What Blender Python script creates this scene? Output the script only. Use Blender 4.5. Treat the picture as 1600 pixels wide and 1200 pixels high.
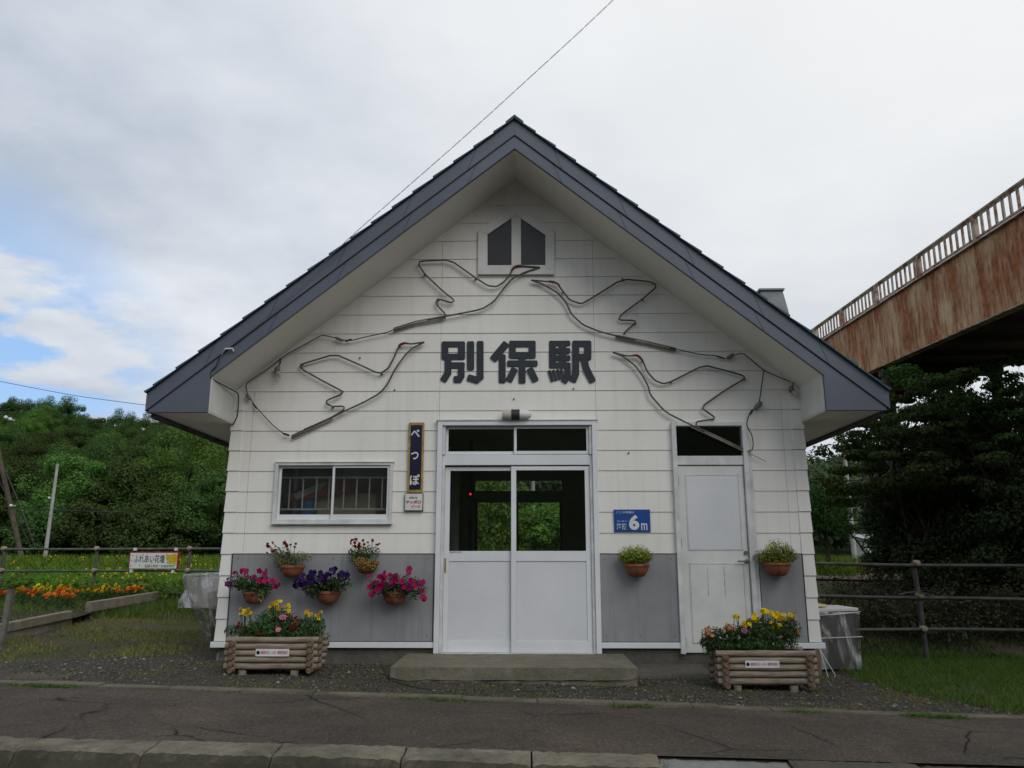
import bpy, math, random
import numpy as np
from mathutils import Vector, Matrix, Euler

for o in list(bpy.data.objects): bpy.data.objects.remove(o)
S = bpy.context.scene
COL = S.collection
R = math.radians
# ------------------------------------------------------------------ camera
F_PX, PITCH, YAW = 1247.3, .2176, .0169
CX, CY, CZ = .108, -8.878, 1.011
cam = bpy.data.objects.new('camera', bpy.data.cameras.new('camera')); COL.objects.link(cam)
cam.location = (CX, CY, CZ); cam.rotation_euler = (math.pi/2+PITCH, 0, YAW)
cam.data.sensor_width = 36; cam.data.lens = F_PX/1600*36
cam.data.clip_end = 3000; cam.data.clip_start = .05
S.camera = cam
S.view_settings.view_transform = 'Standard'; S.view_settings.look = 'None'
S.view_settings.exposure = 0.30; S.view_settings.gamma = 1
# ------------------------------------------------------------------ sky and sun
SUN_EL, SUN_AZ = R(38), R(146)         # azimuth measured from +Y towards +X: veiled sun high to the right, a little behind the camera
GL_EL, GL_AZ = R(42), R(30)            # brightest, thinnest part of the cloud cover
W = bpy.data.worlds.new('World'); S.world = W; W.use_nodes = True
nt = W.node_tree; nt.nodes.clear(); N = nt.nodes.new; L = nt.links.new
def wmath(op, a, b=None, c=None, clamp=False):
    n = N('ShaderNodeMath'); n.operation = op; n.use_clamp = clamp
    for i, v in enumerate((a, b, c)):
        if v is None: continue
        if isinstance(v, (int, float)): n.inputs[i].default_value = v
        else: L(v, n.inputs[i])
    return n.outputs[0]
sky = N('ShaderNodeTexSky'); sky.sky_type = 'NISHITA'; sky.sun_disc = False
sky.sun_elevation = SUN_EL; sky.sun_rotation = SUN_AZ; sky.dust_density = 1.2; sky.air_density = 1.0
tc = N('ShaderNodeTexCoord'); sep = N('ShaderNodeSeparateXYZ'); L(tc.outputs['Generated'], sep.inputs[0])
gx, gy, gz = sep.outputs
# project the view direction on a flat cloud layer
zc = wmath('ADD', wmath('MAXIMUM', gz, 0.0), .16)
cmb = N('ShaderNodeCombineXYZ'); L(wmath('DIVIDE', gx, zc), cmb.inputs[0]); L(wmath('DIVIDE', gy, zc), cmb.inputs[1])
def noise(scale, detail, rough, off):
    m = N('ShaderNodeMapping'); m.inputs['Location'].default_value = off; L(cmb.outputs[0], m.inputs[0])
    n = N('ShaderNodeTexNoise'); n.inputs['Scale'].default_value = scale; n.inputs['Detail'].default_value = detail
    n.inputs['Roughness'].default_value = rough; L(m.outputs[0], n.inputs['Vector']); return n.outputs['Fac']
n1 = noise(.62, 5, .5, (3.1, 1.7, 0)); n2 = noise(2.4, 6, .55, (7.3, 2.2, 0)); n3 = noise(.3, 3, .5, (1.2, 8.8, 0))
# grey/white variation of the overcast layer
ramp = N('ShaderNodeValToRGB'); L(wmath('ADD', wmath('MULTIPLY', n1, .62), wmath('MULTIPLY', n2, .38)), ramp.inputs[0])
e = ramp.color_ramp.elements; e[0].position = .43; e[0].color = (3.75, 4.3, 5.15, 1); e[1].position = .60; e[1].color = (6.3, 6.6, 7.05, 1)
# brighter towards the thinnest cloud on the right
sx, sy, sz = math.sin(SUN_AZ)*math.cos(SUN_EL), math.cos(SUN_AZ)*math.cos(SUN_EL), math.sin(SUN_EL)
lx, ly, lz = math.sin(GL_AZ)*math.cos(GL_EL), math.cos(GL_AZ)*math.cos(GL_EL), math.sin(GL_EL)
dot = wmath('ADD', wmath('ADD', wmath('MULTIPLY', gx, lx), wmath('MULTIPLY', gy, ly)), wmath('MULTIPLY', gz, lz))
glow = wmath('POWER', wmath('MAXIMUM', dot, 0), 5.0)
mixg = N('ShaderNodeMix'); mixg.data_type = 'RGBA'; L(wmath('MULTIPLY', glow, .95, clamp=True), mixg.inputs['Factor'])
L(ramp.outputs[0], mixg.inputs['A']); mixg.inputs['B'].default_value = (7.25, 7.35, 7.4, 1)
# gap of blue low on the left
gapdir = Vector((-.62, .775, .150)).normalized()
gd = wmath('ADD', wmath('ADD', wmath('MULTIPLY', gx, gapdir.x), wmath('MULTIPLY', gy, gapdir.y)), wmath('MULTIPLY', gz, gapdir.z))
gap = wmath('MULTIPLY', wmath('SUBTRACT', gd, .962), 36.0, clamp=True)
n4 = noise(2.1, 7, .55, (2.0, 5.4, 0))
gapn = wmath('MULTIPLY', wmath('SUBTRACT', wmath('ADD', n4, 0.0), .415), 12.0, clamp=True)
cov = wmath('SUBTRACT', 1.0, wmath('MULTIPLY', gap, gapn))
blue = N('ShaderNodeMix'); blue.data_type = 'RGBA'; blue.inputs['Factor'].default_value = .65
L(sky.outputs[0], blue.inputs['A']); blue.inputs['B'].default_value = (2.9, 4.9, 8.2, 1)
mixs = N('ShaderNodeMix'); mixs.data_type = 'RGBA'; L(cov, mixs.inputs['Factor']); L(blue.outputs['Result'], mixs.inputs['A']); L(mixg.outputs['Result'], mixs.inputs['B'])
bg = N('ShaderNodeBackground'); bg.inputs[1].default_value = .1; L(mixs.outputs['Result'], bg.inputs[0])
out = N('ShaderNodeOutputWorld'); L(bg.outputs[0], out.inputs[0])
sd = bpy.data.lights.new('sun', 'SUN'); sd.energy = 1.0; sd.angle = R(40); sd.color = (1, .96, .90)
so = bpy.data.objects.new('sun', sd); COL.objects.link(so)
so.rotation_euler = Vector((sx, sy, sz)).to_track_quat('Z', 'Y').to_euler()

# ------------------------------------------------------------------ helpers: measuring rays of the survey camera
def ray(px, py):
    a = (px-800)/F_PX; b = (600-py)/F_PX
    cp, sp = math.cos(PITCH), math.sin(PITCH)
    y = cp-sp*b; z = sp+cp*b; c, s = math.cos(YAW), math.sin(YAW)
    return Vector((c*a-s*y, s*a+c*y, z))
def P(px, py, Y=0.0):
    d = ray(px, py); t = (Y-CY)/d.y; return Vector((CX+d.x*t, Y, CZ+d.z*t))
def sstep(a, b, v):
    t = min(1, max(0, (v-a)/(b-a))); return t*t*(3-2*t)
def G(x, y):
    """height of the ground"""
    z = -.10-.02*max(-9, min(8, x)) + .012*max(0, min(y, 10))*(1 if x < 0 else .2)
    z += (sstep(1.8, 9.5, y)*.80+sstep(9.5, 24, y)*.12)*(1 if x > 0 else sstep(-4.5, -2.5, x)) if y > 0 else 0
    if x < 0: z += sstep(9, 20, y)*.45*(1-sstep(-4.5, -2.5, x))
    if y < -3.80: z = -.26-.004*x+(22*sstep(45, 105, -y) if y < -45 else 0)  # far behind the camera: unseen hill added so the glass reflects dark
    if y > 30:
        a = x/max(y, 1)
        hl = 21.5*sstep(42, 150, y)*(1.0+.10*math.sin(a*16+.6))
        hr = 19*sstep(80, 230, y)
        w = sstep(-.12, .25, a)
        z += hl*(1-w)+hr*w
    return z
def PG(px, py):
    """where a ray meets the ground"""
    d = ray(px, py); t = 2.0
    o = Vector((CX, CY, CZ)); st = .02
    while t < 400:
        p = o+d*t
        if p.z < G(p.x, p.y): return Vector((p.x, p.y, G(p.x, p.y)))
        t += st*max(1, t*.1)
    return o+d*400
rnd = random.Random(7)
# ------------------------------------------------------------------ helpers: materials
def newmat(name):
    m = bpy.data.materials.new(name); m.use_nodes = True; m.node_tree.nodes.clear(); return m, m.node_tree
class NT:
    def __init__(s, name): s.m, s.t = newmat(name); s.o = s.n('OutputMaterial')
    def n(s, k, **kw):
        x = s.t.nodes.new('ShaderNode'+k)
        for a, b in kw.items():
            if hasattr(x, a): setattr(x, a, b)
            else: x.inputs[a].default_value = b
        return x
    def l(s, a, b): s.t.links.new(a, b)
    def set(s, inp, v):
        if isinstance(v, (int, float, tuple)): inp.default_value = v
        else: s.l(v, inp)
    def noise(s, scale, detail=4, rough=.55, vec=None, dist=0):
        x = s.n('TexNoise'); x.inputs['Scale'].default_value = scale; x.inputs['Detail'].default_value = detail
        x.inputs['Roughness'].default_value = rough; x.inputs['Distortion'].default_value = dist
        if vec is not None: s.l(vec, x.inputs['Vector'])
        return x.outputs['Fac']
    def coord(s, scale=(1, 1, 1), rot=(0, 0, 0)):
        c = s.n('TexCoord'); m = s.n('Mapping'); m.inputs['Scale'].default_value = scale; m.inputs['Rotation'].default_value = rot
        s.l(c.outputs['Object'], m.inputs[0]); return m.outputs[0]
    def ramp(s, fac, stops):
        x = s.n('ValToRGB'); s.l(fac, x.inputs[0]); e = x.color_ramp.elements
        while len(e) < len(stops): e.new(.5)
        for i, (p, c) in enumerate(stops):
            e[i].position = p; e[i].color = (*c, 1) if isinstance(c, tuple) else (c, c, c, 1)
        return x.outputs[0]
    def mix(s, f, a, b):
        x = s.n('Mix'); x.data_type = 'RGBA'
        s.set(x.inputs['Factor'], f)
        s.set(x.inputs['A'], (*a, 1) if isinstance(a, tuple) else a); s.set(x.inputs['B'], (*b, 1) if isinstance(b, tuple) else b)
        return x.outputs['Result']
    def math(s, op, a, b=0.0, clamp=False):
        x = s.n('Math'); x.operation = op; x.use_clamp = clamp; s.set(x.inputs[0], a); s.set(x.inputs[1], b); return x.outputs[0]
    def bsdf(s, col, rough=.6, metal=0, bump=None, bs=.2, bd=.01, spec=.5):
        b = s.n('BsdfPrincipled'); s.set(b.inputs['Base Color'], (*col, 1) if isinstance(col, tuple) and len(col) == 3 else col)
        s.set(b.inputs['Roughness'], rough); b.inputs['Metallic'].default_value = metal
        b.inputs['Specular IOR Level'].default_value = spec
        if bump is not None:
            u = s.n('Bump'); u.inputs['Strength'].default_value = bs; u.inputs['Distance'].default_value = bd
            s.l(bump, u.inputs['Height']); s.l(u.outputs[0], b.inputs['Normal'])
        s.l(b.outputs[0], s.o.inputs[0]); return b
def mat(name, col, rough=.6, var=.15, scale=6, metal=0, bs=.25, bscale=60, bd=.004, spec=.4, col2=None):
    t = NT(name); v = t.coord(); f = t.noise(scale, 6, .6, v)
    c2 = col2 or tuple(x*(1-var*1.6) for x in col); c1 = tuple(min(1, x*(1+var)) for x in col) if not col2 else col
    c = t.ramp(f, [(.3, c2), (.7, c1)])
    t.bsdf(c, rough, metal, t.noise(bscale, 4, .6, v), bs, bd, spec); return t.m
def leafmat(name, c1, c2, trans=.3, rough=.6):
    t = NT(name); g = t.n('NewGeometry'); o = t.n('ObjectInfo')
    c = t.mix(g.outputs['Random Per Island'], c1, c2)
    h = t.n('HueSaturation'); t.l(c, h.inputs['Color'])
    t.l(t.math('ADD', t.math('MULTIPLY', o.outputs['Random'], .05), .475), h.inputs['Hue'])
    t.l(t.math('ADD', t.math('MULTIPLY', o.outputs['Random'], .8), .62), h.inputs['Value'])
    d = t.n('BsdfDiffuse'); tr = t.n('BsdfTranslucent'); gl = t.n('BsdfGlossy'); gl.inputs['Roughness'].default_value = .5
    t.l(h.outputs[0], d.inputs[0]); t.l(h.outputs[0], tr.inputs[0])
    m = t.n('MixShader'); m.inputs[0].default_value = trans; t.l(d.outputs[0], m.inputs[1]); t.l(tr.outputs[0], m.inputs[2])
    m2 = t.n('MixShader'); m2.inputs[0].default_value = .012; t.l(m.outputs[0], m2.inputs[1]); t.l(gl.outputs[0], m2.inputs[2])
    t.l(m2.outputs[0], t.o.inputs[0]); return t.m
def glassmat(name, refl=1.0, tint=(.82, .86, .86), dust=0.0, rough=.0):
    t = NT(name); tr = t.n('BsdfTransparent'); tr.inputs[0].default_value = (*tint, 1)
    g = t.n('BsdfGlossy'); g.inputs['Roughness'].default_value = rough; fr = t.n('Fresnel'); fr.inputs[0].default_value = 1.5
    m = t.n('MixShader'); t.l(t.math('MULTIPLY', fr.outputs[0], refl), m.inputs[0]); t.l(tr.outputs[0], m.inputs[1]); t.l(g.outputs[0], m.inputs[2])
    o = m.outputs[0]
    if dust:
        d = t.n('BsdfDiffuse'); d.inputs[0].default_value = (.5, .5, .48, 1); m2 = t.n('MixShader')
        t.l(t.math('MULTIPLY', t.noise(3, 5, .6, t.coord()), dust), m2.inputs[0]); t.l(o, m2.inputs[1]); t.l(d.outputs[0], m2.inputs[2]); o = m2.outputs[0]
    t.l(o, t.o.inputs[0]); return t.m
M = {}
# ---- siding: cream paint over a fine embossed grain, with faint vertical run marks
t = NT('siding_paint'); v = t.coord(); vs = t.coord((7, 7, .35)); vg = t.coord((3, 3, 60))
dirt = t.ramp(t.noise(1.6, 7, .6, vs), [(.5, 0.0), (.8, 1.0)])
base = t.ramp(t.noise(1.1, 5, .55, v), [(.3, (.73, .715, .665)), (.7, (.80, .785, .74))])
c = t.mix(t.math('MULTIPLY', dirt, .26), base, (.42, .40, .33))
t.bsdf(c, .55, 0, t.math('ADD', t.noise(5, 3, .5, vg), t.math('MULTIPLY', t.noise(90, 3, .6, v), .5)), .35, .004, .35); M['siding'] = t.m
# ---- soffit board with rows of tiny perforations (fine ribs)
t = NT('soffit_board'); v = t.coord()
w = t.n('TexWave'); w.wave_type = 'BANDS'; w.bands_direction = 'Y'; w.inputs['Scale'].default_value = 12; t.l(v, w.inputs[0])
c = t.ramp(t.noise(2.2, 5, .6, v), [(.3, (.80, .78, .70)), (.7, (.86, .845, .77))])
t.bsdf(t.mix(t.math('MULTIPLY', t.math('POWER', w.outputs[1], 6.0), .16), c, (.2, .2, .18)), .6, 0, w.outputs[1], .15, .003); M['soffit'] = t.m
M['fascia'] = mat('slate_blue_metal', (.092, .105, .140), .42, .10, 1.5, bs=.08, bscale=30, spec=.5)
M['shingle'] = mat('teal_shingle', (.045, .10, .11), .7, .25, 9, bs=.5, bscale=120)
M['alu'] = mat('white_aluminium', (.70, .72, .74), .38, .05, 2, bs=.05, bscale=20)
M['alu_dirty'] = mat('aged_white_aluminium', (.62, .63, .62), .45, .16, 5, bs=.1, bscale=40)
M['panelblue'] = mat('pale_door_panel', (.64, .65, .675), .45, .06, 1.3, bs=.05, bscale=12)
M['doorwhite'] = mat('cream_white_door', (.66, .66, .63), .5, .08, 2.5, bs=.08, bscale=25)
# wainscot sheet: satin grey with stains
t = NT('grey_sheet'); v = t.coord(); vs = t.coord((9, 9, .5))
c = t.ramp(t.noise(2.0, 6, .6, v), [(.3, (.225, .230, .235)), (.7, (.30, .305, .31))])
c = t.mix(t.math('MULTIPLY', t.ramp(t.noise(1.5, 7, .65, vs), [(.5, 0.0), (.75, 1.0)]), .45), c, (.13, .135, .12))
t.bsdf(c, .42, 0, t.noise(8, 4, .5, v), .12, .003); M['greysheet'] = t.m
# concrete
def concrete(name, a, b, moss=.3, mossc=(.09, .10, .05), grime_shade=0):
    t = NT(name); v = t.coord(); c = t.ramp(t.math('ADD', t.math('MULTIPLY', t.noise(3.5, 8, .7, v), .6), t.math('MULTIPLY', t.noise(22, 6, .75, v), .4)), [(.38, b), (.60, a)])
    c = t.mix(t.math('MULTIPLY', t.ramp(t.noise(1.7, 7, .65, v, .6), [(.48, 0.0), (.66, 1.0)]), moss), c, mossc)
    sp = t.ramp(t.noise(160, 2, .7, v), [(.62, 0.0), (.72, 1.0)])
    c = t.mix(t.math('MULTIPLY', sp, .35), c, tuple(min(1, x*1.8) for x in a))
    if grime_shade:
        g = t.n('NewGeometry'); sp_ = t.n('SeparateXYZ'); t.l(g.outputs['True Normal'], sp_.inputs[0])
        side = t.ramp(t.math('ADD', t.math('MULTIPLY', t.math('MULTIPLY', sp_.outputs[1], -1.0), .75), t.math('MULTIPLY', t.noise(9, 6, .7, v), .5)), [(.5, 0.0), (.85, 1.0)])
        c = t.mix(t.math('MULTIPLY', side, grime_shade), c, (.035, .034, .022))  # faces towards -y darkened: mossy grime plus shade put into the colour
    t.bsdf(c, .9, 0, t.math('ADD', t.noise(14, 8, .7, v), t.math('MULTIPLY', t.noise(120, 3, .7, v), .3)), .9, .025, .25); return t.m
M['concrete'] = concrete('weathered_concrete', (.24, .215, .165), (.14, .125, .09), .45)
M['found'] = concrete('foundation_concrete', (.15, .14, .12), (.085, .08, .068), .45)
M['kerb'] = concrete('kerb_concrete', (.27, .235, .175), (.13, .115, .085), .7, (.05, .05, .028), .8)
M['edging'] = concrete('mossy_edging_concrete', (.21, .18, .135), (.10, .088, .062), .8, (.062, .068, .030))
M['kerb_brown'] = concrete('earth_covered_kerb', (.13, .105, .085), (.07, .058, .045), .5)
M['newconc'] = concrete('newer_concrete', (.27, .27, .25), (.20, .20, .18), .15)
M['border'] = concrete('bed_border_concrete', (.27, .235, .18), (.15, .13, .10), .3)
# asphalt with stones, stains and cracks
def asphalt(name, a, b, crack=1.0, green=.25):
    t = NT(name); v = t.coord(); c = t.ramp(t.math('ADD', t.math('MULTIPLY', t.noise(1.2, 8, .7, v), .7), t.math('MULTIPLY', t.noise(14, 6, .75, v), .3)), [(.36, b), (.62, a)])
    c = t.mix(t.ramp(t.noise(.55, 6, .7, v), [(.50, 0.0), (.64, .6)]), c, (a[0]*1.7, a[1]*1.5, a[2]*1.35))
    c = t.mix(t.math('MULTIPLY', t.ramp(t.noise(38, 5, .8, v), [(.42, 1.0), (.56, 0.0)]), .55), c, tuple(x*.45 for x in b))
    sp = t.n('TexVoronoi'); sp.inputs['Scale'].default_value = 48; t.l(v, sp.inputs['Vector'])
    st = t.ramp(sp.outputs['Distance'], [(.12, 1.0), (.30, 0.0)])
    st = t.math('MULTIPLY', st, t.ramp(t.noise(45, 1, .5, v), [(.46, 0.0), (.56, 1.0)]))
    c = t.mix(t.math('MULTIPLY', st, .8), c, (.30, .28, .24))
    wv = t.n('Mix'); wv.data_type = 'VECTOR'; wv.inputs['Factor'].default_value = .11; t.l(v, wv.inputs[4])
    nn = t.n('TexNoise'); nn.inputs['Scale'].default_value = 3.5; nn.inputs['Detail'].default_value = 6; t.l(v, nn.inputs['Vector']); t.l(nn.outputs['Color'], wv.inputs[5])
    vo = t.n('TexVoronoi'); vo.feature = 'DISTANCE_TO_EDGE'; vo.inputs['Scale'].default_value = .85; t.l(wv.outputs[1], vo.inputs['Vector'])
    ck = t.ramp(vo.outputs['Distance'], [(.0, 1.0), (.009, 0.0)])
    ck = t.math('MULTIPLY', ck, t.math('MULTIPLY', t.ramp(t.noise(.8, 3, .5, v), [(.47, 0.0), (.55, 1.0)]), crack))
    c = t.mix(t.math('MULTIPLY', t.ramp(t.noise(2.3, 8, .75, v), [(.58, 0.0), (.7, 1.0)]), green), c, (.07, .075, .035))
    c = t.mix(ck, c, (.012, .012, .01))
    h = t.math('SUBTRACT', t.math('ADD', t.noise(110, 4, .75, v), t.math('MULTIPLY', t.noise(6, 5, .6, v), .8)), t.math('MULTIPLY', ck, 1.5))
    t.bsdf(c, .93, 0, h, .9, .02, .2); return t.m
M['asphalt'] = asphalt('old_asphalt', (.140, .113, .088), (.078, .065, .052), 1.0, .45)
M['road'] = asphalt('road_asphalt', (.075, .07, .065), (.05, .047, .044), .6, .1)
# gravelly earth
t = NT('gravel_earth'); v = t.coord()
vo = t.n('TexVoronoi'); vo.inputs['Scale'].default_value = 42; t.l(v, vo.inputs['Vector'])
vc = t.ramp(vo.outputs['Color'], [(.0, (.065, .056, .044)), (.5, (.125, .108, .085)), (1.0, (.21, .185, .15))])
c = t.mix(t.ramp(vo.outputs['Distance'], [(.25, 0.0), (.5, .9)]), vc, (.025, .023, .018))
c = t.mix(t.ramp(t.noise(1.6, 7, .7, v), [(.42, 0.0), (.62, .75)]), c, (.080, .068, .050))
c = t.mix(t.math('MULTIPLY', t.ramp(t.noise(2.7, 8, .75, v), [(.49, 0.0), (.62, 1.0)]), .7), c, (.055, .075, .022))
t.bsdf(c, .95, 0, t.math('ADD', t.noise(9, 6, .7, v), t.math('SUBTRACT', 1.0, vo.outputs['Distance'])), 1.0, .02, .2); M['gravel'] = t.m
# meadow ground: earth and green mixed
t = NT('grass_ground'); v = t.coord()
c = t.ramp(t.noise(.9, 8, .7, v), [(.46, (.115, .092, .062)), (.56, (.085, .095, .035)), (.7, (.075, .13, .024))])
t.bsdf(c, .95, 0, t.noise(25, 8, .75, v), 1.0, .05, .1); M['grassground'] = t.m
M['forest_floor'] = mat('hill_undergrowth', (.022, .038, .012), .95, .3, .2, bs=1, bscale=3, bd=.3, spec=.1)
M['soil'] = mat('dark_soil', (.05, .038, .026), .95, .3, 8, bs=1, bscale=40, bd=.02, spec=.1)
M['path'] = mat('bare_earth_path', (.20, .145, .10), .95, .15, 2, bs=.6, bscale=20, bd=.02, spec=.1)
# rusting painted girder, streaks run downwards
t = NT('rusting_girder_paint'); vs = t.coord((1.0, 1.0, .38)); v = t.coord(); vf = t.coord((7, 7, 1.2))
r = t.ramp(t.math('ADD', t.math('MULTIPLY', t.noise(1.5, 8, .68, vs), .62), t.math('MULTIPLY', t.noise(1.6, 6, .6, vf), .38)), [(.385, 0.0), (.55, 1.0)])
paint = t.ramp(t.noise(1.2, 5, .6, v), [(.3, (.50, .33, .18)), (.7, (.62, .46, .28))])
rust = t.ramp(t.noise(7, 6, .7, v), [(.3, (.13, .036, .012)), (.7, (.42, .14, .036))])
t.bsdf(t.mix(r, paint, rust), .75, 0, t.noise(30, 6, .7, v), .4, .01, .3); M['rustpaint'] = t.m
t = NT('rusty_rail_paint'); v = t.coord(); r = t.ramp(t.noise(4, 6, .65, v), [(.44, 0.0), (.6, 1.0)])
t.bsdf(t.mix(r, (.42, .35, .28), (.22, .11, .065)), .7, 0, t.noise(40, 4, .6, v), .3, .004, .3); M['rail'] = t.m
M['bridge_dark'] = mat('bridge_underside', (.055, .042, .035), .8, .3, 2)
M['log'] = None
t = NT('weathered_log'); v = t.coord((2.5, 40, 40)); v2 = t.coord()
c = t.ramp(t.noise(2, 6, .65, v), [(.3, (.13, .105, .075)), (.52, (.27, .22, .165)), (.75, (.38, .325, .25))])
c = t.mix(t.ramp(t.noise(5, 5, .6, v2), [(.5, 0.0), (.7, .5)]), c, (.09, .085, .06))
t.bsdf(c, .85, 0, t.noise(3, 6, .7, v), .8, .006, .2); M['log'] = t.m
M['logend'] = mat('log_end_grain', (.17, .115, .075), .9, .35, 30, bs=.6, bscale=90)
M['terracotta'] = mat('terracotta', (.24, .085, .045), .85, .3, 14, bs=.2)
M['darkrope'] = mat('rope_light_tube', (.095, .09, .066), .45, .3, 12)
M['paletube'] = mat('clear_tube', (.20, .19, .15), .35, .25, 12)
M['redtube'] = mat('red_tube', (.16, .018, .02), .45, .2, 12)
M['cable'] = mat('black_cable', (.03, .03, .03), .6, .2, 12)
M['socket'] = mat('grey_plastic', (.16, .16, .15), .5, .25, 12)
M['whiteplastic'] = mat('white_plastic', (.68, .68, .66), .4, .05, 12)
M['beigeplastic'] = mat('beige_plastic', (.52, .48, .39), .5, .1, 12)
M['navy'] = mat('navy_enamel', (.010, .012, .040), .3, .1, 3, bs=.02)
M['gold'] = mat('ochre_frame', (.38, .25, .06), .45, .3, 14)
M['enamelwhite'] = mat('white_enamel', (.66, .66, .63), .4, .06, 8, bs=.05)
M['lettering'] = mat('charcoal_lettering', (.022, .030, .040), .6, .18, 9, bs=.1)
M['signblue'] = mat('blue_sign_face', (.008, .065, .28), .4, .12, 5, bs=.03)
M['signred'] = mat('red_sign_frame', (.27, .022, .014), .5, .2, 8)
M['redtext'] = mat('red_print', (.42, .02, .03), .5, .1, 8)
M['magtext'] = mat('magenta_print', (.42, .05, .17), .5, .1, 8)
M['blacktext'] = mat('black_print', (.012, .012, .014), .5, .1, 8)
M['yellowprint'] = mat('yellow_print', (.55, .42, .02), .5, .2, 30)
M['cyanprint'] = mat('cyan_print', (.05, .30, .38), .5, .2, 30)
M['glass'] = glassmat('window_glass', 1.5)
M['glass_frost'] = glassmat('dusty_window_glass', .75, (.86, .88, .87), .05, .02)
M['glassdark'] = mat('dark_mesh_pane', (.016, .018, .020), .3, .1, 3, bs=.02)
M['interior'] = mat('interior_wall', (.50, .48, .43), .8, .1, 2)
M['interior_floor'] = mat('interior_floor', (.26, .25, .23), .5, .2, 3)
M['darkwood'] = mat('dark_wood', (.07, .045, .03), .6, .3, 8)
M['cloth_red'] = mat('red_vinyl', (.45, .06, .06), .6, .1, 3)
M['cloth_blue'] = mat('blue_vinyl', (.06, .22, .60), .5, .1, 3)
M['cardboard'] = mat('cardboard', (.62, .53, .30), .8, .1, 4)
M['fence_steel'] = mat('weathered_green_grey_steel', (.085, .088, .075), .55, .35, 7, bs=.3, bscale=50)
M['fence_dark'] = mat('weathered_dark_steel', (.060, .060, .054), .55, .35, 7, bs=.3, bscale=50)
M['clamp'] = mat('rusting_cream_clamp', (.33, .27, .19), .7, .3, 25)
M['pole_conc'] = mat('pole_concrete', (.38, .38, .36), .85, .15, 3, bs=.3)
M['pole_wood'] = mat('pole_wood', (.085, .068, .05), .9, .3, 5)
M['greywood'] = mat('grey_weathered_wood', (.15, .14, .12), .9, .3, 9, bs=.6)
M['bark'] = mat('bark', (.055, .045, .035), .95, .35, 9, bs=.9, bscale=35, bd=.02, spec=.1)
M['stem'] = mat('green_stem', (.05, .10, .025), .7, .3, 20)
M['chimney'] = mat('chimney_metal', (.26, .27, .29), .45, .2, 4)
M['pebble'] = mat('pebbles', (.19, .175, .15), .9, .4, 5, spec=.2, col2=(.06, .056, .05))
t = NT('stones'); g = t.n('NewGeometry'); c = t.ramp(g.outputs['Random Per Island'], [(.0, (.045, .040, .033)), (.6, (.11, .098, .08)), (.95, (.17, .155, .13)), (1.0, (.30, .28, .25))])
t.bsdf(c, .9, 0, t.noise(60, 4, .6, t.coord()), .5, .004, .2); M['pebble'] = t.m
# plastic film: clear sheet with milky folds; white streaks put highlights into the colour
def film(name, lo, hi, amt):
    t = NT(name); tr = t.n('BsdfTransparent'); tr.inputs[0].default_value = (.88, .88, .88, 1)
    df = t.n('BsdfDiffuse'); df.inputs[0].default_value = (.74, .72, .72, 1); gl = t.n('BsdfGlossy'); gl.inputs['Roughness'].default_value = .16
    vf = t.coord((1, 1, .3)); h = t.noise(4, 4, .5, vf, 1.2); bu = t.n('Bump'); bu.inputs['Strength'].default_value = 1.0; bu.inputs['Distance'].default_value = .06
    t.l(h, bu.inputs['Height']); t.l(bu.outputs[0], gl.inputs['Normal']); t.l(bu.outputs[0], df.inputs['Normal'])
    fold_glint = t.ramp(t.noise(3.2, 5, .55, vf, 1.4), [(lo, .08), ((lo+hi)/2, amt*.45), (hi, amt)])
    mx = t.n('MixShader'); t.l(fold_glint, mx.inputs[0]); t.l(tr.outputs[0], mx.inputs[1]); t.l(df.outputs[0], mx.inputs[2])
    lw = t.n('LayerWeight'); lw.inputs[0].default_value = .35; t.l(bu.outputs[0], lw.inputs['Normal'])
    m2 = t.n('MixShader'); t.l(t.math('ADD', t.math('MULTIPLY', lw.outputs['Facing'], .35), .10), m2.inputs[0]); t.l(mx.outputs[0], m2.inputs[1]); t.l(gl.outputs[0], m2.inputs[2])
    t.l(m2.outputs[0], t.o.inputs[0]); return t.m
M['film'] = film('milky_plastic_film', .36, .60, .80); M['film_clear'] = film('clear_plastic_film', .48, .64, .75)
M['foam'] = mat('white_foam_board', (.62, .58, .58), .8, .08, 5)
M['darkstuff'] = mat('dark_tank_metal', (.05, .047, .043), .6, .3, 5)
# leaves and flowers
M['leaf_hill'] = leafmat('hillside_leaves', (.050, .088, .022), (.072, .120, .029))
M['leaf_hill2'] = leafmat('brighter_hillside_leaves', (.085, .15, .028), (.105, .18, .034))
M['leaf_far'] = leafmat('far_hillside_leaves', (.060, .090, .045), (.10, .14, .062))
M['leaf_conifer'] = leafmat('conifer_needles', (.018, .032, .016), (.032, .052, .022), .15)
M['leaf_dark'] = leafmat('broad_dark_leaves', (.034, .068, .016), (.080, .14, .030), .35)
M['leaf_bush'] = leafmat('bush_leaves', (.10, .18, .03), (.18, .29, .055), .35)
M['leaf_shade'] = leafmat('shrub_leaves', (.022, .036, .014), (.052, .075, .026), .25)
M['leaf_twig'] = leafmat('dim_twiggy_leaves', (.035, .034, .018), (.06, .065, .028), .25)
M['grass'] = leafmat('grass_blades', (.058, .11, .020), (.135, .20, .036), .35)
M['grass_dry'] = leafmat('worn_grass_blades', (.12, .14, .030), (.24, .22, .075), .3)
M['weed'] = leafmat('meadow_blades', (.075, .15, .018), (.17, .26, .030), .4)
M['yellowfleck'] = leafmat('meadow_flowers', (.55, .50, .03), (.7, .62, .06), .2)
M['potleaf'] = leafmat('pot_leaves', (.030, .072, .020), (.070, .135, .035), .3)
M['potleaf_pale'] = leafmat('pale_pot_leaves', (.12, .17, .055), (.28, .31, .13), .3)
M['potleaf_gold'] = leafmat('gold_pot_leaves', (.25, .17, .04), (.42, .33, .10), .3)
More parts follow.
